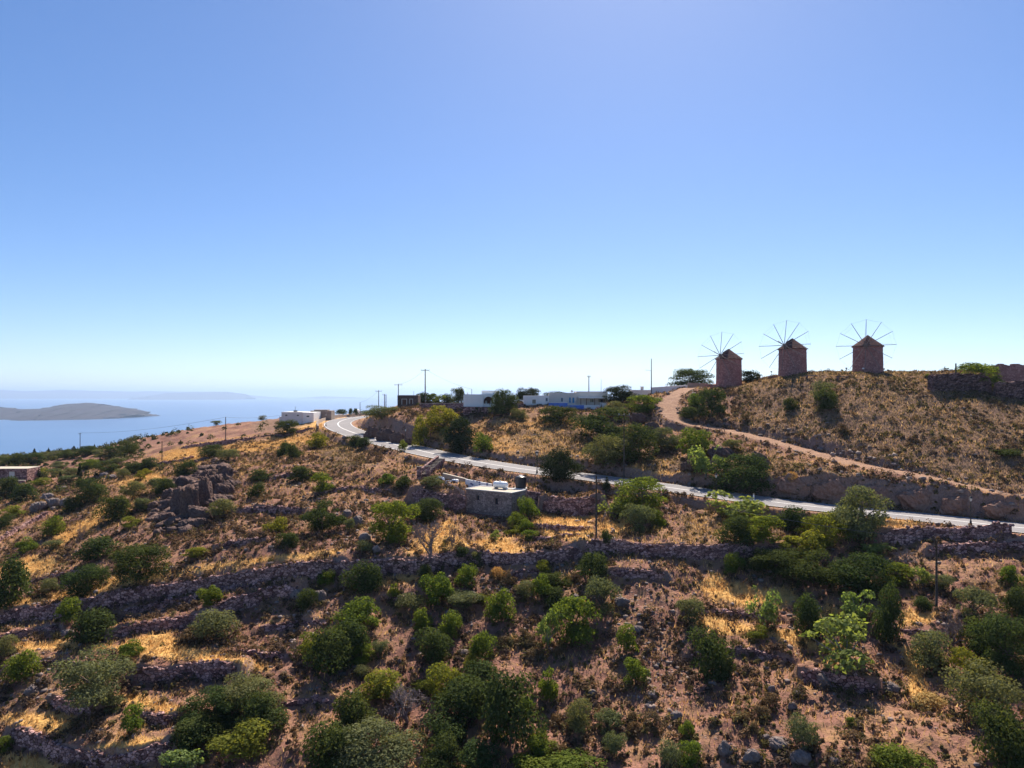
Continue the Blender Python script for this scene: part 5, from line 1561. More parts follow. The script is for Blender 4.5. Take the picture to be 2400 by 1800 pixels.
for uu in (1254, 1266, 1283.5, 1303):
    MB().box(X(uu) - 0.07, X(uu) + 0.07, -0.9, -0.76, Z(876), Z(860.5)).build('porch_post', M_BROWNW, hB)
MB().box(X(1184.5), X(1225), -1.5, -1.2, -1.4, Z(870)).box(X(1225) + 0.003, X(1260.5), -1.5, -1.2, -1.4, Z(875)).build('blue_wall', M_BLUE, hB)
MB().box(X(1184.4), X(1225.1), -1.54, -1.16, Z(870) + 0.002, Z(869.2)).box(X(1225.3), X(1260.5), -1.54, -1.16, Z(875) + 0.002, Z(874.2)).build('coping', M_WHITE, hB)
MB().box(X(1260.5) + 0.004, X(1295), -1.5, -1.2, -1.4, Z(875)).build('terrace_wall', M_WHITE, hB)
sb = wall_with_holes('annex', X(1308) - X(1295), Z(869.5) + 1.2, 0.25, [(0.15, 0.45, 1.5, 2.3)], M_WHITE, hB, X(1295) + 0.004, -1.6)
sb.location.z = -1.2
ch = MB().box(X(1234), X(1239.5), 1.6, 2.4, Z(847.5), Z(844.5)).box(X(1235.5), X(1238), 1.7, 2.2, Z(844.5), Z(842.2)).build('chimney', M_WHITE, hB)
MB().box(X(1165), X(1171), 1.5, 2.3, Z(856) + 0.14, Z(854.2)).build('roof_vent', M_WHITE, hB)
MB().box(X(1172), X(1174), 2.2, 2.6, Z(856) + 0.14, Z(851)).build('roof_vent', M_WHITE, hB)

# house behind, at the foot of the pole
hC = house(1366, 872, 180, 'low cream house with a chimney behind the round dark pine', 'house')
k = px(180)
block(hC, 0, 44 * k, 0, 6, -1, 28.5 * k, [(30 * k, 33 * k, 8 * k, 16 * k)], M_CREAM)
MB().box(20 * k, 26 * k, 1.0, 1.7, 28.5 * k + 0.14, 36 * k).build('chimney', M_CREAM, hC)
MB().box(19.4 * k, 26.6 * k, 0.95, 1.75, 36 * k, 37.2 * k).build('chimney_cap', M_CREAM, hC)
MB().box(-22 * k, -0.01, 1.5, 5, -1, 26 * k).build('wing', M_CREAM, hC)

# white hilltop walls
def hill_wall(pts, h, mat, label, cope=None, th=0.35):
    for i in range(len(pts) - 1):
        a, b = pts[i], pts[i + 1]
        ha = hb = h
        slab_wall('boundary_wall', bottom_of(*a, h), bottom_of(*b, h), h, h, th, mat, label, 'wall', 1.5, cope)
hill_wall([(1407.5, 837.5, 173), (1485, 832.5, 178)], 2.2, M_WHITE, 'long whitewashed boundary wall left of the windmills', M_WHITE)
hill_wall([(1485.3, 826.8, 178.3), (1530, 828, 178)], 1.7, M_TAN, 'reddish boundary wall in front of the large dark spreading tree')
hill_wall([(1523, 830.5, 172.4), (1556, 830.5, 171)], 1.8, M_MILL, 'brown stone parapet at the foot of the left windmill')
hill_wall([(1658, 812.3, 163.5), (1687, 813, 162.5)], 1.7, M_MILL, 'dark stone parapet left of the middle windmill')
hill_wall([(906, 872, 183.5), (1000, 871, 176)], 1.5, M_WALL, 'stone wall with a pale coping between the stone house and the arched house', M_ROOF)
hill_wall([(1000, 878.5, 170.2), (1070, 879, 169.8)], 2.6, M_WALL, 'dark terrace wall beneath the white arched house')
hill_wall([(1070.5, 870, 170), (1131, 871, 170.5)], 2.4, M_WALL, 'dark stone wall joining the two white houses')
q = Vector(W(1639, 829, 185))
ob = empty('pillar', q, 'slim pale pillar beyond the hill between the left and middle windmills', 'pillar')
MB().box(-0.33, 0.33, -0.33, 0.33, -1, 2.1).build('shaft', M_CONC, ob)
MB().lathe([(0.42, 2.1), (0.42, 2.2), (0.25, 2.45), (0.05, 2.7)], 8).build('cap', M_CONC, ob)
q = Vector(W(1650, 829, 172))
MB().box(0, 0.95, 0, 2, -0.6, 1.4).box(-0.05, 1.0, -0.05, 2.05, 1.4, 1.5).build('white_hut', M_WHITE, label='tiny white block beside the dark stone parapet', cat='hut', loc=q)

# small stone house at the bend
Y = 186; k = px(Y)
hD = house(858.5, 880, Y, 'small square brown stone house with two pale framed openings', 'house')
Z2 = lambda v: (880 - v) * k
wD = [(9 * k, 20.5 * k, Z2(874), Z2(861.5)), (26 * k, 33.5 * k, Z2(872), Z2(861.5))]
block(hD, 0, 44.5 * k, 0, 5, -1.2, Z2(854.6), wD, mat_stone('house_stone', (0.13, 0.085, 0.075), (0.22, 0.15, 0.125), (0.06, 0.045, 0.04), 3.0, 0.7), roofmat=M_CONC)
for q in wD:
    f = MB().box(q[0], q[0] + 0.12, 0.02, 0.14, q[2], q[3]).box(q[1] - 0.12, q[1], 0.02, 0.14, q[2], q[3]).box(q[0] + 0.12, q[1] - 0.12, 0.02, 0.14, q[3] - 0.12, q[3])
    f = f.build('window', M_CREAM, hD)
    MB().box(q[0] + 0.12, q[1] - 0.12, 0.10, 0.13, q[2], q[3] - 0.12).build('pane', M_BROWNW, f)
MB().tube([(33 * k, 2, Z2(854.6)), (33 * k, 2, Z2(845))], 0.04, 5).build('aerial', M_IRON, hD)

# white villa beyond the left slope
Y = 232; k = px(Y)
hE = house(602, 911, Y, 'low white flat roofed villa with small arched windows', 'villa')
Z3 = lambda v: (911 - v) * k
XE = lambda u: (u - 602) * k
M_LILAC = mat_simple('villa_white', (0.62, 0.60, 0.60), 0.88, 0.08, 0.7)
block(hE, XE(608), XE(653), 0, 9, -4, Z3(891), [], M_LILAC)
block(hE, XE(653) + 0.004, XE(677), 0.25, 9, -4, Z3(892), [(XE(661.5), XE(667.5), Z3(901), Z3(898))], M_WHITE)
MB().box(XE(661.5), XE(667.5), 0.35, 0.45, Z3(901), Z3(898)).build('window', M_DARK, hE)
for uu in (618.5, 643.5):
    w = MB()
    w.add([(XE(uu) + 0.38 * math.cos(PI * i / 8), -0.02, Z3(898.5) + 0.42 * math.sin(PI * i / 8)) for i in range(9)] + [(XE(uu) + 0.38 * math.cos(PI * i / 8), 0.02, Z3(898.5) + 0.42 * math.sin(PI * i / 8)) for i in range(9)],
          [tuple(range(9))] + [(i, i + 9, i + 10, i + 1) for i in range(8)])
    w.build('window', M_DARK, hE)
MB().box(XE(602), XE(608) - 0.004, 0.6, 6, -4, Z3(900)).build('wing', M_LILAC, hE)
MB().box(XE(653), XE(700), 9.3, 14, -4, Z3(888.5)).box(XE(660), XE(690), 10, 13, Z3(888.5), Z3(886.5)).build('rear_wing', M_TAN, hE)
so_ = MB().box(XE(628), XE(635), 3, 3.8, Z3(891) + 0.14, Z3(887)).build('solar_heater', M_PLAST, hE)
MB().tube([(XE(631), 3.4, Z3(887)), (XE(631), 3.4, Z3(878))], 0.05, 5).build('aerial', M_IRON, hE)
slab_wall('boundary_wall', bottom_of(684, 900, 240, 1.2), bottom_of(740, 894.5, 262, 1.0), 1.2, 1.0, 0.4, M_CREAM, 'pale yard walls right of the white villa', 'wall', 1.0)
q = Vector(W(771, 894, 290))
ob = empty('chapel', q, 'tiny white domed chapel roof showing behind the bend wall', 'chapel')
MB().box(-1.6, 1.6, -1.6, 1.6, -2, 0.5).build('wall', M_WHITE, ob)
MB().lathe([(1.5, 0.5), (1.42, 0.95), (1.15, 1.4), (0.7, 1.72), (0.2, 1.85)], 20).build('dome', M_WHITE, ob, True)
for uu, w, h, lab in ((738, 22, 12, 'dark clipped bush behind the bend wall, leftmost of the three'), (757.5, 8, 14, 'dark clipped bush behind the bend wall, middle of the three'), (768, 9, 14, 'dark clipped bush behind the bend wall, rightmost of the three')):
    p = Vector(W(uu, 896, 268))
    o = link('bush', KIND['D']['items'][0][0], label=lab, cat='bush', group='dark bushes behind the bend wall', loc=p, rz=uu)
    o.scale = (w * px(268), w * px(268), h * px(268))
# guard wall outside the bend
gw = road_c[(rd_ := np.arange(len(road_c)))]
i0 = int(np.argmin(np.hypot(road_c[:, 0] - W(742, 925, 194)[0], road_c[:, 1] - 196)))
c = road_c[i0:]
tan = np.gradient(c[:, :2], axis=0); tan /= np.linalg.norm(tan, axis=1)[:, None]
nor = np.stack([-tan[:, 1], tan[:, 0]], 1)
gl = np.column_stack([c[:, 0] + nor[:, 0] * (ROADW + 1.7), c[:, 1] + nor[:, 1] * (ROADW + 1.7), c[:, 2]])[3:-8:4]
gwall = wall_obj(gl[::1], 0.85, 'low pale stone guard wall curving round the outside of the road bend', thick=0.45, below=0.8, mat=M_TAN, rough=0.03, stones=False, name='guard_wall', cat='wall', group=None)

# stone house at the far left
Y = 196; k = px(Y)
hF = house(-14, 1036, Y, 'flat roofed grey stone house cut by the left edge', 'house', rz=0.05)
Z4 = lambda v: (1036 - v) * k
XF = lambda u: (u + 14) * k
block(hF, XF(-40), XF(56), 0, 6, -5, Z4(1013.5), [(XF(18), XF(30), 0.5, Z4(1019))], M_WALL, roofmat=M_ROOF)
MB().box(XF(18), XF(30), 0.12, 0.2, 0.5, Z4(1019)).build('door', M_CREAM, hF)
MB().box(XF(-40), XF(66), -3.0, -2.6, -5, 0.0).build('terrace_wall', M_WALL, hF)
MB().box(XF(-40), XF(66), -3.05, -2.5, 0.003, 0.12).build('terrace_coping', M_ROOF, hF)
MB().box(XF(31.5), XF(33.5), -0.14, -0.004, 0.0, Z4(1014)).build('buttress', M_WALL, hF)

# ruins on the hilltop at right
M_RUIN = mat_stone('ruin_stone', (0.10, 0.056, 0.054), (0.34, 0.205, 0.185), (0.03, 0.018, 0.018), 2.3, 1.0)
def rubble_wall(pts, h, label, thick, jag=0.5, mat=None):
    pl = [bottom_of(u, v, y, h) for u, v, y in pts]
    return wall_obj([tuple(p) for p in pl], h, label, thick=thick, below=1.2, rough=0.16, taper=0.25, mat=mat or M_RUIN, name='ruined_wall', cat='ruin', group='ruined walls on the hilltop')
rubble_wall([(2012, 812, 137), (2040, 808.5, 137.6), (2075, 807, 138.0), (2110, 809, 137.6), (2142, 814, 136.6)], 3.2, 'long ruined rubble wall left of the broad leafy hilltop bush', 1.1)
rubble_wall([(2150, 828, 135), (2212, 823.5, 134), (2280, 823, 133)], 2.3, 'lower ruined wall at the right edge under the square ruin', 0.8)
ru = empty('ruined_tower', W(2155.5, 828, 141), 'square roofless stone ruin cut by the right edge', 'ruin', rz=-0.06)
mb = MB()
r = np.random.default_rng(5)
for k in range(30):
    x0, x1 = k * 0.3, (k + 1) * 0.3
    hh = 3.65 + 0.18 * math.sin(k * 0.7) + r.random() * 0.16
    mb.box(x0, x1, 0, 0.7, -1, hh)
mb.build('wall', M_MILL, ru)
MB().box(0, 0.7, 0.703, 6, -1, 3.6).build('side_wall', M_MILL, ru)

# benches and flood lamps near the windmills
for uu, vv, lab in ((1819, 818.5, 'flat stone bench left of the right windmill'), (1752, 816, 'stone bench right of the middle windmill')):
    p = at(uu, vv)
    o = empty('stone_bench', p, lab, 'bench', 'stone benches by the windmills')
    MB().box(-1.3, 1.3, -0.28, 0.28, 0.42, 0.55).build('seat', M_PALE, o)
    for s in (-0.9, 0.9):
        MB().box(s - 0.15, s + 0.15, -0.22, 0.22, -0.2, 0.42).build('leg', M_WALL, o)
for uu, vb, h, y, lab in ((1818.5, 806, 5.5, 157, 'small flood lamp farthest left of the right windmill'), (1828.5, 805.5, 9, 157, 'taller flood lamp just left of the right windmill'), (1909.5, 806, 8, 157, 'thin flood lamp just right of the right windmill'),
                          (1918, 806, 5.5, 157, 'small flood lamp farthest right of the right windmill'), (1666.5, 813, 9, 163, 'flood lamp on the dark parapet by the middle windmill'), (1865, 803, 6, 152, 'white flood lamp in front of the right windmill')):
    p = Vector(W(uu, vb, y)); hm_ = h * px(y)
    p.z = min(p.z, ground(p.x, p.y) + 1.7)
    o = empty('flood_lamp', p, lab, 'flood lamp', 'flood lamps round the windmills')
    MB().tube([(0, 0, -1.2), (0, 0, hm_)], 0.035, 6).build('post', M_IRON, o)
    MB().add([(-0.16, -0.06, hm_ - 0.05), (0.16, -0.06, hm_ - 0.05), (0.20, 0.10, hm_ + 0.06), (-0.20, 0.10, hm_ + 0.06), (-0.16, -0.12, hm_ + 0.2), (0.16, -0.12, hm_ + 0.2), (0.20, 0.04, hm_ + 0.27), (-0.20, 0.04, hm_ + 0.27)],
             [(0, 3, 2, 1), (4, 5, 6, 7), (0, 1, 5, 4), (1, 2, 6, 5), (2, 3, 7, 6), (3, 0, 4, 7)]).build('lamp_head', M_TANK if 'white' in lab else M_IRON, o)
p = at(1628, 1085)
o = empty('roadside_marker', p, 'small white roadside marker post under the rock cutting', 'marker post')
MB().box(-0.09, 0.09, -0.05, 0.05, -0.3, 1.15).build('post', M_TANK, o)
MB().box(-0.1, 0.1, -0.06, 0.06, 1.15, 1.3).build('cap', M_IRON, o)
# ================================================================ rocks
M_ROCK = None
t = NT('crag_rock')
o = t.obj()
nb, nf = t.noise(o, 0.5, 6, 0.65), t.noise(o, 3.0, 7, 0.7)
c = t.ramp(nf, (0.25, (0.062, 0.039, 0.036)), (0.55, (0.15, 0.096, 0.085)), (0.8, (0.25, 0.18, 0.155)))
c = t.mix(t.ramp(nb, (0.45, 0.0), (0.65, 0.6)), c, (0.20, 0.12, 0.085))
vr = t.n('ShaderNodeTexVoronoi', {'feature': 'DISTANCE_TO_EDGE'}, Vector=t.n('ShaderNodeMapping', Vector=o, Scale=(1, 1, 0.35)).outputs[0], Scale=1.1).outputs['Distance']
cr = t.ramp(vr, (0.0, 0.0), (0.06, 1.0))
c = t.mix(t.math('MULTIPLY', t.math('SUBTRACT', 1.0, cr), 0.35), c, (0.05, 0.035, 0.035))
M_ROCK = t.done(t.principled(c, 0.95, t.bump(t.math('ADD', t.math('MULTIPLY', nf, 1.0), t.math('MULTIPLY', cr, 0.3)), 1.0, 0.25), 0, 0.12))
M_PALEROCK = None
t = NT('pale_limestone')
o = t.obj()
nb, nf = t.noise(o, 0.9, 6, 0.65), t.noise(o, 4.0, 7, 0.7)
c = t.ramp(nf, (0.28, (0.12, 0.092, 0.086)), (0.6, (0.25, 0.20, 0.185)), (0.8, (0.40, 0.345, 0.32)))
c = t.mix(t.ramp(nb, (0.5, 0.0), (0.7, 0.5)), c, (0.17, 0.115, 0.09))
M_PALEROCK = t.done(t.principled(c, 0.95, t.bump(nf, 1.0, 0.2), 0, 0.12))

t = NT('cut_rock')
o = t.obj()
nb, nf = t.noise(o, 0.35, 6, 0.65), t.noise(o, 2.6, 8, 0.72)
c = t.ramp(nf, (0.25, (0.15, 0.075, 0.055)), (0.55, (0.31, 0.175, 0.13)), (0.8, (0.46, 0.31, 0.25)))
c = t.mix(t.ramp(nb, (0.45, 0.0), (0.65, 0.7)), c, (0.30, 0.235, 0.205))
M_CUT = t.done(t.principled(c, 0.95, t.bump(nf, 1.0, 0.35), 0, 0.1))
def _icos(sub):
    import bmesh
    bm = bmesh.new()
    bmesh.ops.create_icosphere(bm, subdivisions=sub, radius=1.0)
    v = np.array([x.co for x in bm.verts]); f = np.array([[q.index for q in p.verts] for p in bm.faces])
    bm.free()
    return v, f
ICO4, ICO3 = _icos(5), _icos(3)

def n3(p, f, s):
    return fbm(p[:, 0] * f + p[:, 2] * f * 0.73 + s, p[:, 1] * f - p[:, 2] * f * 0.61 + s * 1.7, int(s) % 97, 4, 0.55)
def rock(name, u, v, wpx, hpx, dpt, label, cat='rock', group=None, mat=None, seed=1, power=1.0, ico=None, facets=9, y=None):
    """A crag or boulder standing at a photo position; wpx by hpx there, dpt its depth relative to its width."""
    p = at(u, v) if y is None else Vector(W(u, v, y))
    k = p.y / FOC
    r = np.random.default_rng(seed * 31 + int(u))
    V, F = (ico or ICO4)
    V = V.copy()
    # faceted: clip the ball by random planes, then roughen
    for i in range(facets):
        d = rand_dirs(r, 1)[0]
        if power > 1: d[2] *= 0.45; d /= np.linalg.norm(d)
        lim = 0.62 + 0.26 * r.random()
        e = V @ d
        V = V - np.maximum(e - lim, 0)[:, None] * d * 0.92
    if power > 1:      # a spire: narrower to the top, bulging low, grooved downwards
        z = np.clip(V[:, 2] * 0.5 + 0.5, 0, 1)
        V[:, :2] /= (np.maximum(np.sqrt(np.clip(1 - V[:, 2] ** 2, 0, 1)), 0.28) ** 0.6)[:, None]
        V[:, :2] *= (1.1 - 0.34 * z ** power)[:, None]
        a = np.arctan2(V[:, 1], V[:, 0])
        V[:, :2] *= (1 + 0.45 * vnoise(a * 2.6 + seed, z * 1.4, seed))[:, None]
    if name == 'boulder':
        wpx, hpx = wpx * 0.85, min(hpx, wpx * 0.9) * 0.8
    V = V * (1 + 0.34 * n3(V, 1.7, seed)[:, None] + (0.30 if power > 1 else 0.20) * n3(V, 5.0, seed + 3)[:, None] + 0.10 * np.abs(n3(V, 11.0, seed + 7))[:, None])
    if group == 'rock pinnacles on the left slope':
        wpx, hpx = wpx * 1.12, hpx * 0.78
    W_, H_ = wpx * k, hpx * k
    lo, hi = V.min(0), V.max(0)
    V = (V - (lo + hi) / 2) / (hi - lo)
    V = V * np.array([W_, W_ * dpt, H_ * 1.25]) + np.array([0, 0, H_ * 0.375])
    me = mesh(name, V, F.astype(np.int32), [mat or M_ROCK], False)
    USED_AT.append((p.x, p.y, W_ * 0.4))
    return link(name, me, label=label, cat=cat, group=group, loc=(p.x, p.y + W_ * dpt * 0.25, p.z))
G1 = 'rock pinnacles on the left slope'
rock('rock_pinnacle', 440, 1096, 34, 90, 1.0, 'middle rock pinnacle with a rounded brown top, its face running far down', 'rock', G1, seed=2, power=1.6)
rock('rock_pinnacle', 464, 1064, 34, 50, 1.0, 'dark rock pinnacle with a small cap right of the middle one', 'rock', G1, seed=3, power=1.4)
rock('rock_pinnacle', 478, 1040, 42, 46, 0.9, 'broadest dark pinnacle standing farthest back', 'rock', G1, seed=4, power=1.2)
rock('rock_pinnacle', 445, 1040, 30, 34, 0.9, 'brown rock knob behind the middle pinnacle', 'rock', G1, seed=5, power=1.2)
rock('rock_pinnacle', 408, 1118, 40, 92, 0.8, 'grey fluted rock buttress left of the middle pinnacle', 'rock', G1, seed=6, power=1.5)
rock('rock_pinnacle', 384, 1112, 46, 74, 0.8, 'low grey crag at the left end of the pinnacles', 'rock', G1, seed=7, power=1.2)
rock('rock_pinnacle', 430, 1128, 60, 44, 0.7, 'shadowed rock apron under the pinnacles', 'rock', G1, seed=8)
rock('rock_pinnacle', 480, 1075, 40, 40, 0.8, 'rock shoulder at the right foot of the pinnacles', 'rock', G1, seed=9)
rock('rock_pinnacle', 350, 1128, 40, 26, 0.8, 'small broken crag below left of the pinnacles', 'rock', G1, seed=10)
for i, (u, v, w, h, lab) in enumerate([(398, 1052, 44, 30, 'dark crag behind the grey fluted buttress'), (368, 1080, 34, 34, 'dark crag at the upper left of the pinnacles'), (462, 1096, 46, 34, 'dark rock between the middle pinnacle and the lone tree'), (500, 1052, 34, 20, 'low dark rock right of the broadest pinnacle'),
     (332, 1098, 34, 20, 'low broken rock at the far left of the crag'), (412, 1140, 56, 26, 'low rock step at the foot of the crag'), (372, 1136, 46, 24, 'low rock step left of the crag foot'), (455, 1018, 36, 18, 'low rocks behind the brown knob')]):
    rock('rock_pinnacle', u, v, w, h, 0.9, lab, 'rock', G1, seed=130 + i)
G2 = 'grey boulders above the left slope'
for i, (u, v, w, h, lab) in enumerate([(78, 1104, 46, 26, 'largest grey boulder of the heap at left'), (112, 1098, 40, 26, 'grey boulder with a dark shadow beside the largest one'), (140, 1094, 36, 22, 'grey boulder under the broad leaning dark tree'), (98, 1080, 34, 18, 'flat topped grey boulder at the back of the heap'),
     (115, 1102, 20, 9, 'low pale slab in front of the grey boulder heap'), (222, 1030, 24, 13, 'pale slab at the left of the valley rubble'), (240, 1036, 30, 14, 'widest pale slab of the valley rubble'), (232, 1022, 18, 9, 'small pale slab at the back of the valley rubble'), (136, 1058, 24, 10, 'long low pale boulder above the heap')]):
    rock('boulder', u, v, w, h, 0.8, lab, 'boulder', G2, M_PALEROCK, 20 + i, ico=ICO3 if w < 30 else None)
G3 = 'boulders on the slope'
for i, (u, v, w, h, lab) in enumerate([(84, 1478, 18, 36, 'upright pale boulder behind the green bush at lower left'), (62, 1506, 34, 38, 'big slanted pale boulder at lower left'), (104, 1512, 18, 16, 'small dark boulder right of the big slanted one'), (140, 1375, 34, 16, 'rock ledge left of the round dark bush'),
     (1725, 1506, 18, 20, 'smooth grey boulder alone in the stony slope at right'), (1713, 1536, 26, 32, 'pale craggy boulder below the smooth grey one'), (1667, 1497, 22, 38, 'tall pale boulder behind the dark cushion bush'), (1205, 1322, 22, 20, 'grey boulder below the bright upright bush'),
     (1188, 1312, 16, 28, 'upright grey boulder left of the dark bush in the middle'), (1243, 1300, 26, 20, 'low grey rock right of the dark bush in the middle'), (1345, 1310, 40, 24, 'grey rock at the left of the rubble field'), (1380, 1370, 36, 22, 'low grey rock in the rubble field'),
     (1410, 1510, 26, 20, 'grey rock right of the little crooked tree'), (1462, 1560, 30, 44, 'big pale rock near the domed cushion bush'), (1570, 1632, 40, 40, 'largest white rock at the bottom right'), (1625, 1650, 46, 36, 'white rock at the bottom beside the largest one'),
     (1690, 1622, 60, 30, 'long white ledge at the bottom right'), (1735, 1652, 60, 36, 'white rock at the bottom below the long ledge'), (1805, 1654, 30, 20, 'small white rock at the bottom edge'), (1655, 1600, 22, 16, 'white stone above the largest white rock'), (1545, 1560, 18, 16, 'white stone on the bare slope left of the cushion bushes'),
     (770, 1138, 34, 46, 'pale crag left of the big green bush'), (812, 1195, 24, 40, 'grey crag below the big green bush'), (748, 1120, 26, 30, 'grey rock left of the pale crag'), (788, 1172, 30, 36, 'shadowed crag between the pale and grey ones'), (1000, 1420, 30, 20, 'heap of pale rock beside the lone round tree'),
     (862, 1433, 14, 14, 'small pale stone by the red soil'), (1150, 1428, 40, 12, 'flat pale rock behind the thicket'), (1280, 1505, 22, 18, 'dark round boulder on the bare slope'), (620, 1470, 14, 14, 'pale stone under the dark clump'), (640, 1298, 36, 30, 'grey crag at the right end of the thin walls'), (690, 1300, 34, 34, 'grey crag below the long wall'),
     (1790, 1485, 50, 34, 'dark crag right of the rocky bank'), (1930, 1500, 44, 30, 'pale rock by the shadow of the tall dark tree'), (745, 948, 18, 8, 'low rock on the road edge at the bend'), (1325, 1110, 26, 20, 'rock heap behind the wooden utility pole')]):
    rock('boulder', u, v, w, h, 0.8, lab, 'boulder', G3, M_PALEROCK, 50 + i, ico=ICO3 if w < 34 else None)
G4 = 'rock ledges of the road cutting'
for i, (u, v, w, h, lab) in enumerate([(800, 948, 34, 28, 'rounded rock outcrop inside the bend, leftmost'), (830, 954, 40, 30, 'rounded rock outcrop inside the bend beside the leftmost'), (858, 958, 36, 26, 'rounded rock outcrop nearest the street lamp after the bend'), (880, 962, 26, 16, 'low rock behind the street lamp after the bend'),
     (1500, 1020, 60, 30, 'rocky knoll below the dirt track'), (1380, 915, 40, 24, 'rocky ledge left of the dirt track'), (1410, 940, 44, 30, 'rocky ledge under the dirt track bend'), (1560, 990, 60, 26, 'stony bank between the track and the large dark bush'), (1640, 1010, 60, 34, 'stony bank under the middle of the dirt track'),
     (1720, 1062, 80, 40, 'reddish rock face at the left of the road cutting'), (1800, 1078, 90, 46, 'reddish rock face right of the leftmost cutting face'), (1890, 1090, 90, 50, 'rock face in the middle of the road cutting'), (1985, 1100, 90, 48, 'rock face behind the last street lamp'), (2080, 1112, 90, 44, 'rock face near the right end of the cutting'), (2170, 1122, 90, 40, 'rock face at the right edge of the cutting')]):
    rock('rock_outcrop', u, v, w, h, 0.35, lab, 'rock', G4, M_CUT if i > 8 else M_ROCK, 90 + i)
# ================================================================ ground cover nobody could count
def scatter(n, ymin, ymax, tmax, seed, mask):
    r = np.random.default_rng(seed)
    y = np.sqrt(ymin ** 2 + (ymax ** 2 - ymin ** 2) * r.random(n))
    t = (r.random(n) * 2 - 1) * tmax
    j = np.clip(np.searchsorted(YY, y), 0, len(YY) - 1); i = np.clip(np.searchsorted(TT, t), 0, len(TT) - 1)
    keep = r.random(n) < mask(j, i)
    y, t = y[keep], t[keep]
    x = t * y
    return x, y, ground_many(x, y), r
free = (rd > ROADW + 0.4) & (td > 2.2)
bxs = [(A.x + ex.x * a + ey.x * b, A.y + ex.y * a + ey.y * b) for a in (1, 3, 5, 7) for b in (0.5, 2, 3.5)]
for bx, by in bxs:
    free &= np.hypot(GX - bx, GY - by) > 1.6
patch = fbm(GX / 7.0, GY / 7.0, 201, 4)
patch2 = fbm(GX / 3.0, GY / 3.0, 211, 3)

def tufts(name, xyz, r, size, leaves, card, mat, label, tall=0.7, kind='stuff'):
    x, y, z = xyz
    n = len(x)
    s = size[0] + (size[1] - size[0]) * r.random(n) ** 1.6
    d = rand_dirs(r, n * leaves).reshape(n, leaves, 3)
    d[..., 2] = np.abs(d[..., 2])
    rag = 0.65 + 0.5 * r.random((n, leaves, 1))
    C = np.stack([x, y, z], -1)[:, None, :] + d * rag * s[:, None, None] * np.array([0.5, 0.5, tall])
    N = d + r.normal(size=d.shape) * 0.5 + np.array([0, 0, 0.3])
    N /= np.linalg.norm(N, axis=-1, keepdims=True)
    V, F = leaf_cards(C.reshape(-1, 3), N.reshape(-1, 3), card, r)
    return link(name, mesh(name, V, F, [mat]), label=label, kind=kind)

M_SC1 = mat_leaf('scrub_brown', (0.090, 0.062, 0.042), (0.205, 0.140, 0.090), 0.3, (1.2, 1.05, 0.6))
M_SC2 = mat_leaf('scrub_green', (0.075, 0.066, 0.032), (0.175, 0.140, 0.065), 0.36, (1.3, 1.15, 0.5))
x, y, z, r = scatter(56000, 52, 190, 0.80, 1, lambda j, i: np.clip(free[j, i] * (0.16 + 0.55 * (patch[j, i] > 0.05) * (patch2[j, i] > -0.1)) * (1 - 0.8 * Zgrass[j, i]) * np.where(Zscrub[j, i] > 0.4, 0.6, 1.0), 0, 1))
tufts('low_scrub', (x, y, z), r, (0.25, 1.25), 26, 0.17, M_SC1, 'low brown scrub over the hillside')
x, y, z, r = scatter(60000, 52, 200, 0.80, 2, lambda j, i: np.clip(free[j, i] * (0.05 + 0.22 * (patch2[j, i] > 0.1) + 0.30 * (Zscrub[j, i] > 0.4) * (patch2[j, i] > -0.05)) * (1 - 0.8 * Zgrass[j, i]), 0, 1))
tufts('low_scrub', (x, y, z), r, (0.25, 0.85), 26, 0.15, M_SC2, 'low green scrub over the hillside')
M_VW = mat_leaf('valley_leaves', (0.045, 0.050, 0.024), (0.110, 0.105, 0.048), 0.33, (1.3, 1.2, 0.6))
M_SC3 = mat_leaf('scrub_dark', (0.060, 0.040, 0.036), (0.145, 0.095, 0.070), 0.25, (1.2, 1.05, 0.7))
x, y, z, r = scatter(16000, 52, 190, 0.80, 21, lambda j, i: np.clip(free[j, i] * (0.10 + 0.45 * (patch[j, i] > 0.12)) * (1 - 0.95 * Zgrass[j, i]) * (1 - 0.6 * (Zscrub[j, i] > 0.4)), 0, 1))
tufts('low_scrub', (x, y, z), r, (0.5, 1.5), 60, 0.16, M_SC3, 'dark brown cushions of scrub over the hillside', 0.6)
# dark heath and wood far down the left valley
x, y, z, r = scatter(24000, 165, 420, 0.80, 3, lambda j, i: np.clip((rd[j, i] > 8) * np.where(TT[i] < -0.52, 0.55, np.where(TT[i] < -0.45, 0.22, 0.035)) * np.where(YY[j] > 205, 1, 0.5) * (patch2[j, i] > -0.12) * (1 - 0.9 * Zgrass[j, i]), 0, 1))
tufts('valley_wood', (x, y, z), r, (0.9, 3.6), 56, 0.36, M_VW, 'dark low wood and scrub filling the far valley', 0.62)

# dry grass: upright blades in the golden plots and thin between the rocks
t_ = NT('dry_grass')
gi = t_.n('ShaderNodeNewGeometry').outputs['Random Per Island']
gc = t_.ramp(gi, (0.0, (0.40, 0.215, 0.075)), (0.6, (0.66, 0.40, 0.15)), (1.0, (0.76, 0.52, 0.23)))
M_GRASS = t_.done(t_.n('ShaderNodeMixShader', Fac=0.42, i1=t_.n('ShaderNodeBsdfDiffuse', Color=gc).outputs[0], i2=t_.n('ShaderNodeBsdfTranslucent', Color=gc).outputs[0]).outputs[0])
x, y, z, r = scatter(640000, 50, 215, 0.78, 4, lambda j, i: np.clip(free[j, i] * (Zgrass[j, i] * (0.7 + 0.3 * (patch2[j, i] > -0.15)) + 0.05 + 0.20 * (patch[j, i] < -0.02) * (patch2[j, i] > -0.2)), 0, 1))
n = len(x)
h = (0.22 + 0.38 * r.random(n)); a = r.random(n) * 6.283; w = 0.035 + 0.05 * r.random(n)
lean = r.normal(size=(n, 2)) * 0.16
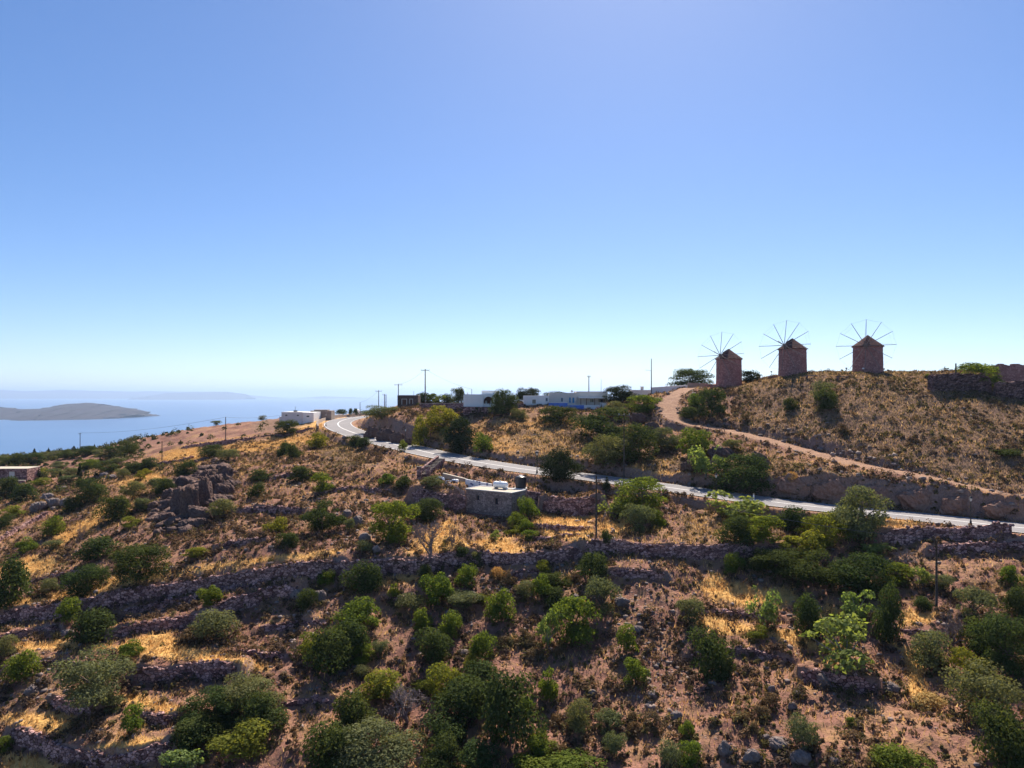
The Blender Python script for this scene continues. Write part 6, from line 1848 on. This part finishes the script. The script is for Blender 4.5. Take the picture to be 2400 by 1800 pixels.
B = np.stack([x, y, z - 0.03], -1)
V = np.stack([B + np.stack([np.cos(a) * w, np.sin(a) * w, 0 * w], -1), B - np.stack([np.cos(a) * w, np.sin(a) * w, 0 * w], -1), B + np.stack([lean[:, 0], lean[:, 1], h], -1)], 1).reshape(-1, 3)
link('dry_grass', mesh('dry_grass', V, np.arange(n * 3, dtype=np.int32).reshape(-1, 3), [M_GRASS]), kind='stuff', label='dry golden grass')

# finer olive and tan grass: thick on the windmill hill, thin everywhere else
t_ = NT('hill_grass')
gi = t_.n('ShaderNodeNewGeometry').outputs['Random Per Island']
gc = t_.ramp(gi, (0.0, (0.125, 0.100, 0.052)), (0.5, (0.25, 0.175, 0.098)), (1.0, (0.40, 0.265, 0.155)))
M_HG = t_.done(t_.n('ShaderNodeMixShader', Fac=0.42, i1=t_.n('ShaderNodeBsdfDiffuse', Color=gc).outputs[0], i2=t_.n('ShaderNodeBsdfTranslucent', Color=gc).outputs[0]).outputs[0])
x, y, z, r = scatter(700000, 50, 190, 0.80, 14, lambda j, i: np.clip(free[j, i] * (np.where(Zscrub[j, i] > 0.35, 0.75, 0.10 + 0.14 * (patch2[j, i] > 0.05)) * (1 - 0.8 * Zgrass[j, i])), 0, 1))
n = len(x)
h = (0.16 + 0.30 * r.random(n)); a = r.random(n) * 6.283; w = 0.04 + 0.06 * r.random(n)
lean = r.normal(size=(n, 2)) * 0.16
B = np.stack([x, y, z - 0.03], -1)
V = np.stack([B + np.stack([np.cos(a) * w, np.sin(a) * w, 0 * w], -1), B - np.stack([np.cos(a) * w, np.sin(a) * w, 0 * w], -1), B + np.stack([lean[:, 0], lean[:, 1], h], -1)], 1).reshape(-1, 3)
link('hill_grass', mesh('hill_grass', V, np.arange(n * 3, dtype=np.int32).reshape(-1, 3), [M_HG]), kind='stuff', label='olive and tan grass over the windmill hill')

# low growth gathered round the feet of the bushes
r = np.random.default_rng(77)
fx, fy = [], []
for bx, by, rad in USED_AT:
    if by > 210: continue
    k = int(5 + rad * 4)
    a = r.random(k) * 6.283; q = rad * (0.5 + 0.9 * r.random(k)) + 0.15
    fx += list(bx + np.cos(a) * q); fy += list(by + np.sin(a) * q)
fx, fy = np.array(fx), np.array(fy)
jj = np.clip(np.searchsorted(YY, fy), 0, len(YY) - 1); ii = np.clip(np.searchsorted(TT, fx / fy), 0, len(TT) - 1)
ok = free[jj, ii]
fx, fy = fx[ok], fy[ok]
half = r.random(len(fx)) < 0.5
tufts('low_scrub', (fx[half], fy[half], ground_many(fx[half], fy[half])), r, (0.3, 1.3), 34, 0.17, M_SC2, 'low green growth round the bushes', 0.75)
tufts('low_scrub', (fx[~half], fy[~half], ground_many(fx[~half], fy[~half])), r, (0.3, 1.1), 34, 0.16, M_SC1, 'low brown growth round the bushes', 0.75)

# loose stones
def stones(name, xyz, r, smin, smax, mat, label):
    x, y, z = xyz
    if _ico is None:
        stone(MB(), (0, 0, 0), 1, r)
    v, f = _ico[0], np.array(_ico[1])
    n = len(x)
    s = smin + (smax - smin) * r.random(n) ** 3
    q = v[None] * (0.65 + 0.7 * r.random((n, 12, 1))) * s[:, None, None] * np.stack([0.7 + 0.7 * r.random(n), 0.7 + 0.7 * r.random(n), 0.45 + 0.5 * r.random(n)], -1)[:, None, :]
    q = q + np.stack([x, y, z + s * 0.15], -1)[:, None, :]
    F = (f[None] + np.arange(n)[:, None, None] * 12).reshape(-1, 3).astype(np.int32)
    link(name, mesh(name, q.reshape(-1, 3), F, [mat]), kind='stuff', label=label)
crag = in_poly([(345, 1090), (380, 1035), (440, 1000), (500, 1000), (505, 1060), (470, 1110), (420, 1150), (330, 1150)], GU + jx, GV + jy)
x, y, z, r = scatter(60000, 95, 185, 0.60, 15, lambda j, i: np.clip(crag[j, i] * 0.5, 0, 1))
stones('crag_rubble', (x, y, z), r, 0.25, 1.3, M_ROCK, 'broken dark rock round the pinnacles')
M_STONE = mat_simple('loose_stone', (0.235, 0.18, 0.16), 0.95, 0.45, 0.8)
dn = (wall_near < 3.0) & (wall_near > 0.9)
x, y, z, r = scatter(60000, 50, 150, 0.78, 5, lambda j, i: np.clip(free[j, i] * (0.05 + 0.55 * Zgravel[j, i] * (patch2[j, i] > -0.15) + 0.20 * dn[j, i] + 0.12 * (patch[j, i] > 0.2)) * (1 - 0.7 * Zgrass[j, i]), 0, 1))
stones('loose_stones', (x, y, z), r, 0.05, 0.34, M_STONE, 'loose grey stones on the slope')
x, y, z, r = scatter(16000, 92, 175, 0.78, 6, lambda j, i: np.clip((bank[j, i] > 0.3) * 0.5 + ((td[j, i] > 1.9) & (td[j, i] < 3.4)) * 1.0 + ((rd[j, i] > ROADW + 1.0) & (rd[j, i] < ROADW + 2.6)) * 0.3, 0, 1))
stones('loose_stones', (x, y, z), r, 0.10, 0.55, M_STONE, 'grey stones along the track and the road edge')
# ================================================================ sea, islands, haze, sky, sun, camera
SEA = -190.0
t = NT('sea_water')
o = t.obj()
n1 = t.noise(t.n('ShaderNodeMapping', Vector=o, Scale=(0.004, 0.012, 1)).outputs[0], 1.0, 6, 0.6)
n2 = t.noise(t.n('ShaderNodeMapping', Vector=o, Scale=(0.0006, 0.0016, 1)).outputs[0], 1.0, 4, 0.55)
c = t.ramp(n2, (0.35, (0.040, 0.105, 0.230)), (0.65, (0.055, 0.13, 0.27)))
M_SEA = t.done(t.principled(c, 0.32, t.bump(n1, 0.12, 8.0), 0, 0.5))
S = 200000.0
link('sea', mesh('sea', [(-S, 250, SEA), (S, 250, SEA), (S, S, SEA), (-S, S, SEA)], [(0, 1, 2, 3)], [M_SEA]), kind='structure', label='calm blue sea reaching the horizon')

def island(name, prof, y0, depth, label, seed):
    """prof: crest rows along photo columns; a ridge of real depth standing in the sea."""
    us = np.linspace(prof[0][0], prof[-1][0], 160)
    vs = np.interp(us, [p[0] for p in prof], [p[1] for p in prof])
    k = 13
    X = (us - UC) / FOC * y0
    top = -(vs - VH) / FOC * y0 - SEA
    top = np.maximum(top, 0)
    V = np.zeros((len(us), k, 3))
    for j in range(k):
        q = j / (k - 1) * 2 - 1
        pr = (1 - abs(q)) ** 0.8
        nz = fbm(us / 14 + j * 2.1, np.full_like(us, j * 0.7), seed, 4)
        V[:, j, 0] = X + nz * depth * 0.05
        V[:, j, 1] = y0 + q * depth * (0.25 + 0.75 * top / (top.max() + 1e-6)) * 0.5 + nz * depth * 0.05
        V[:, j, 2] = SEA - 2 + (top + 2) * pr * (1 + 0.35 * nz * (1 - pr)) - (0 if pr > 0 else 1)
    idx = np.arange(len(us) * k).reshape(-1, k)
    F = np.stack([idx[:-1, :-1], idx[1:, :-1], idx[1:, 1:], idx[:-1, 1:]], -1).reshape(-1, 4)
    link(name, mesh(name, V.reshape(-1, 3), F, [M_ISLE], True), kind='structure', label=label)
M_ISLE = mat_simple('island_scrub', (0.026, 0.020, 0.030), 0.95, 0.4, 0.012)
island('island', [(-400, 884), (-200, 889), (-60, 881), (0, 879), (40, 884), (83, 883), (110, 880), (137, 876), (157, 871.5), (183, 870), (213, 872.5), (243, 877), (273, 881), (288, 887), (296, 895)], 5900, 1500, 'brown scrubby island in the near bay', 3)
island('island_hills', [(-500, 838), (-200, 843), (0, 842), (60, 845), (140, 842), (200, 844), (290, 846), (330, 845), (400, 846), (440, 846), (490, 846), (530, 852), (560, 856), (600, 859)], 34000, 5000, 'hazy long island on the horizon', 5)
island('island_hills', [(300, 858), (360, 849), (440, 847), (500, 847), (526, 851), (540, 858)], 27000, 3000, 'hazy low headland in front of the long island', 8)
island('island_hills', [(640, 860), (700, 856), (760, 858), (790, 860)], 34000, 2000, 'faint low islet near the horizon', 9)

# sky: physical sky, nudged towards the photo's violet blue
world = bpy.data.worlds.new('World')
scene.world = world
world.use_nodes = True
wt = world.node_tree
wt.nodes.clear()
sky = wt.nodes.new('ShaderNodeTexSky')
sky.sky_type = 'NISHITA'
sky.sun_disc = False
sky.sun_elevation = SUN_EL
sky.sun_rotation = SUN_AZ
sky.altitude = 200
sky.air_density = 0.72
sky.dust_density = SKY_DUST
sky.ozone_density = 2.0
hs = wt.nodes.new('ShaderNodeHueSaturation')
hs.inputs['Hue'].default_value = 0.507
hs.inputs['Saturation'].default_value = SKY_SAT
mx = wt.nodes.new('ShaderNodeMix'); mx.data_type = 'RGBA'; mx.blend_type = 'MULTIPLY'; mx.inputs[0].default_value = 1.0
mx.inputs[7].default_value = SKY_TINT
bg = wt.nodes.new('ShaderNodeBackground'); bg.inputs['Strength'].default_value = SKY_STR
wo = wt.nodes.new('ShaderNodeOutputWorld')
gm = wt.nodes.new('ShaderNodeGamma'); gm.inputs['Gamma'].default_value = 0.8    # a hazier, more even sky
wt.links.new(sky.outputs[0], gm.inputs['Color'])
wt.links.new(gm.outputs[0], hs.inputs['Color'])
wt.links.new(hs.outputs[0], mx.inputs[6])
wt.links.new(mx.outputs[2], bg.inputs['Color'])
wt.links.new(bg.outputs[0], wo.inputs['Surface'])

sl = bpy.data.lights.new('sun', 'SUN')
sl.energy = SUN_E
sl.angle = math.radians(0.53)
sl.color = (1.0, 0.90, 0.76)
so = bpy.data.objects.new('sun', sl)
COL.objects.link(so)
d = Vector((math.sin(SUN_AZ) * math.cos(SUN_EL), math.cos(SUN_AZ) * math.cos(SUN_EL), math.sin(SUN_EL)))
so.rotation_euler = d.to_track_quat('Z', 'Y').to_euler()

# haze: one closed box of even air round the camera and everything else
if HAZE > 0:
    hm = bpy.data.materials.new('haze_air')
    hm.use_nodes = True
    ht = hm.node_tree
    ht.nodes.clear()
    pv = ht.nodes.new('ShaderNodeVolumePrincipled')
    pv.inputs['Color'].default_value = (0.52, 0.70, 1.0, 1)
    pv.inputs['Density'].default_value = HAZE
    pv.inputs['Anisotropy'].default_value = 0.35
    ho = ht.nodes.new('ShaderNodeOutputMaterial')
    ht.links.new(pv.outputs[0], ho.inputs['Volume'])
    mb = MB().box(-210000, 210000, -3000, 205000, SEA - 6, 340)
    mb.build('haze', hm, kind='stuff', label='thin bluish sea haze')

cam = bpy.data.cameras.new('camera')
cam.sensor_width = 36.0
cam.sensor_fit = 'HORIZONTAL'
cam.lens = 36.0 * FOC / FW
cam.shift_y = (VH - FH / 2) / FW          # level camera, horizon a little under the middle
cam.clip_start = 0.5
cam.clip_end = 500000
co = bpy.data.objects.new('camera', cam)
COL.objects.link(co)
co.location = (0, 0, 0)
co.rotation_euler = (PI / 2, 0, 0)
scene.camera = co

scene.render.engine = 'CYCLES'
cy = scene.cycles
cy.use_denoising = True
try:
    cy.denoiser = 'OPENIMAGEDENOISE'
except Exception:
    pass
cy.max_bounces = 6
cy.diffuse_bounces = 3
cy.transmission_bounces = 4
cy.volume_bounces = 0
cy.transparent_max_bounces = 4
vs = scene.view_settings
scene.display_settings.display_device = 'sRGB'
vs.view_transform = 'Standard'
vs.look = 'None'
vs.exposure = EXPO
vs.gamma = 1
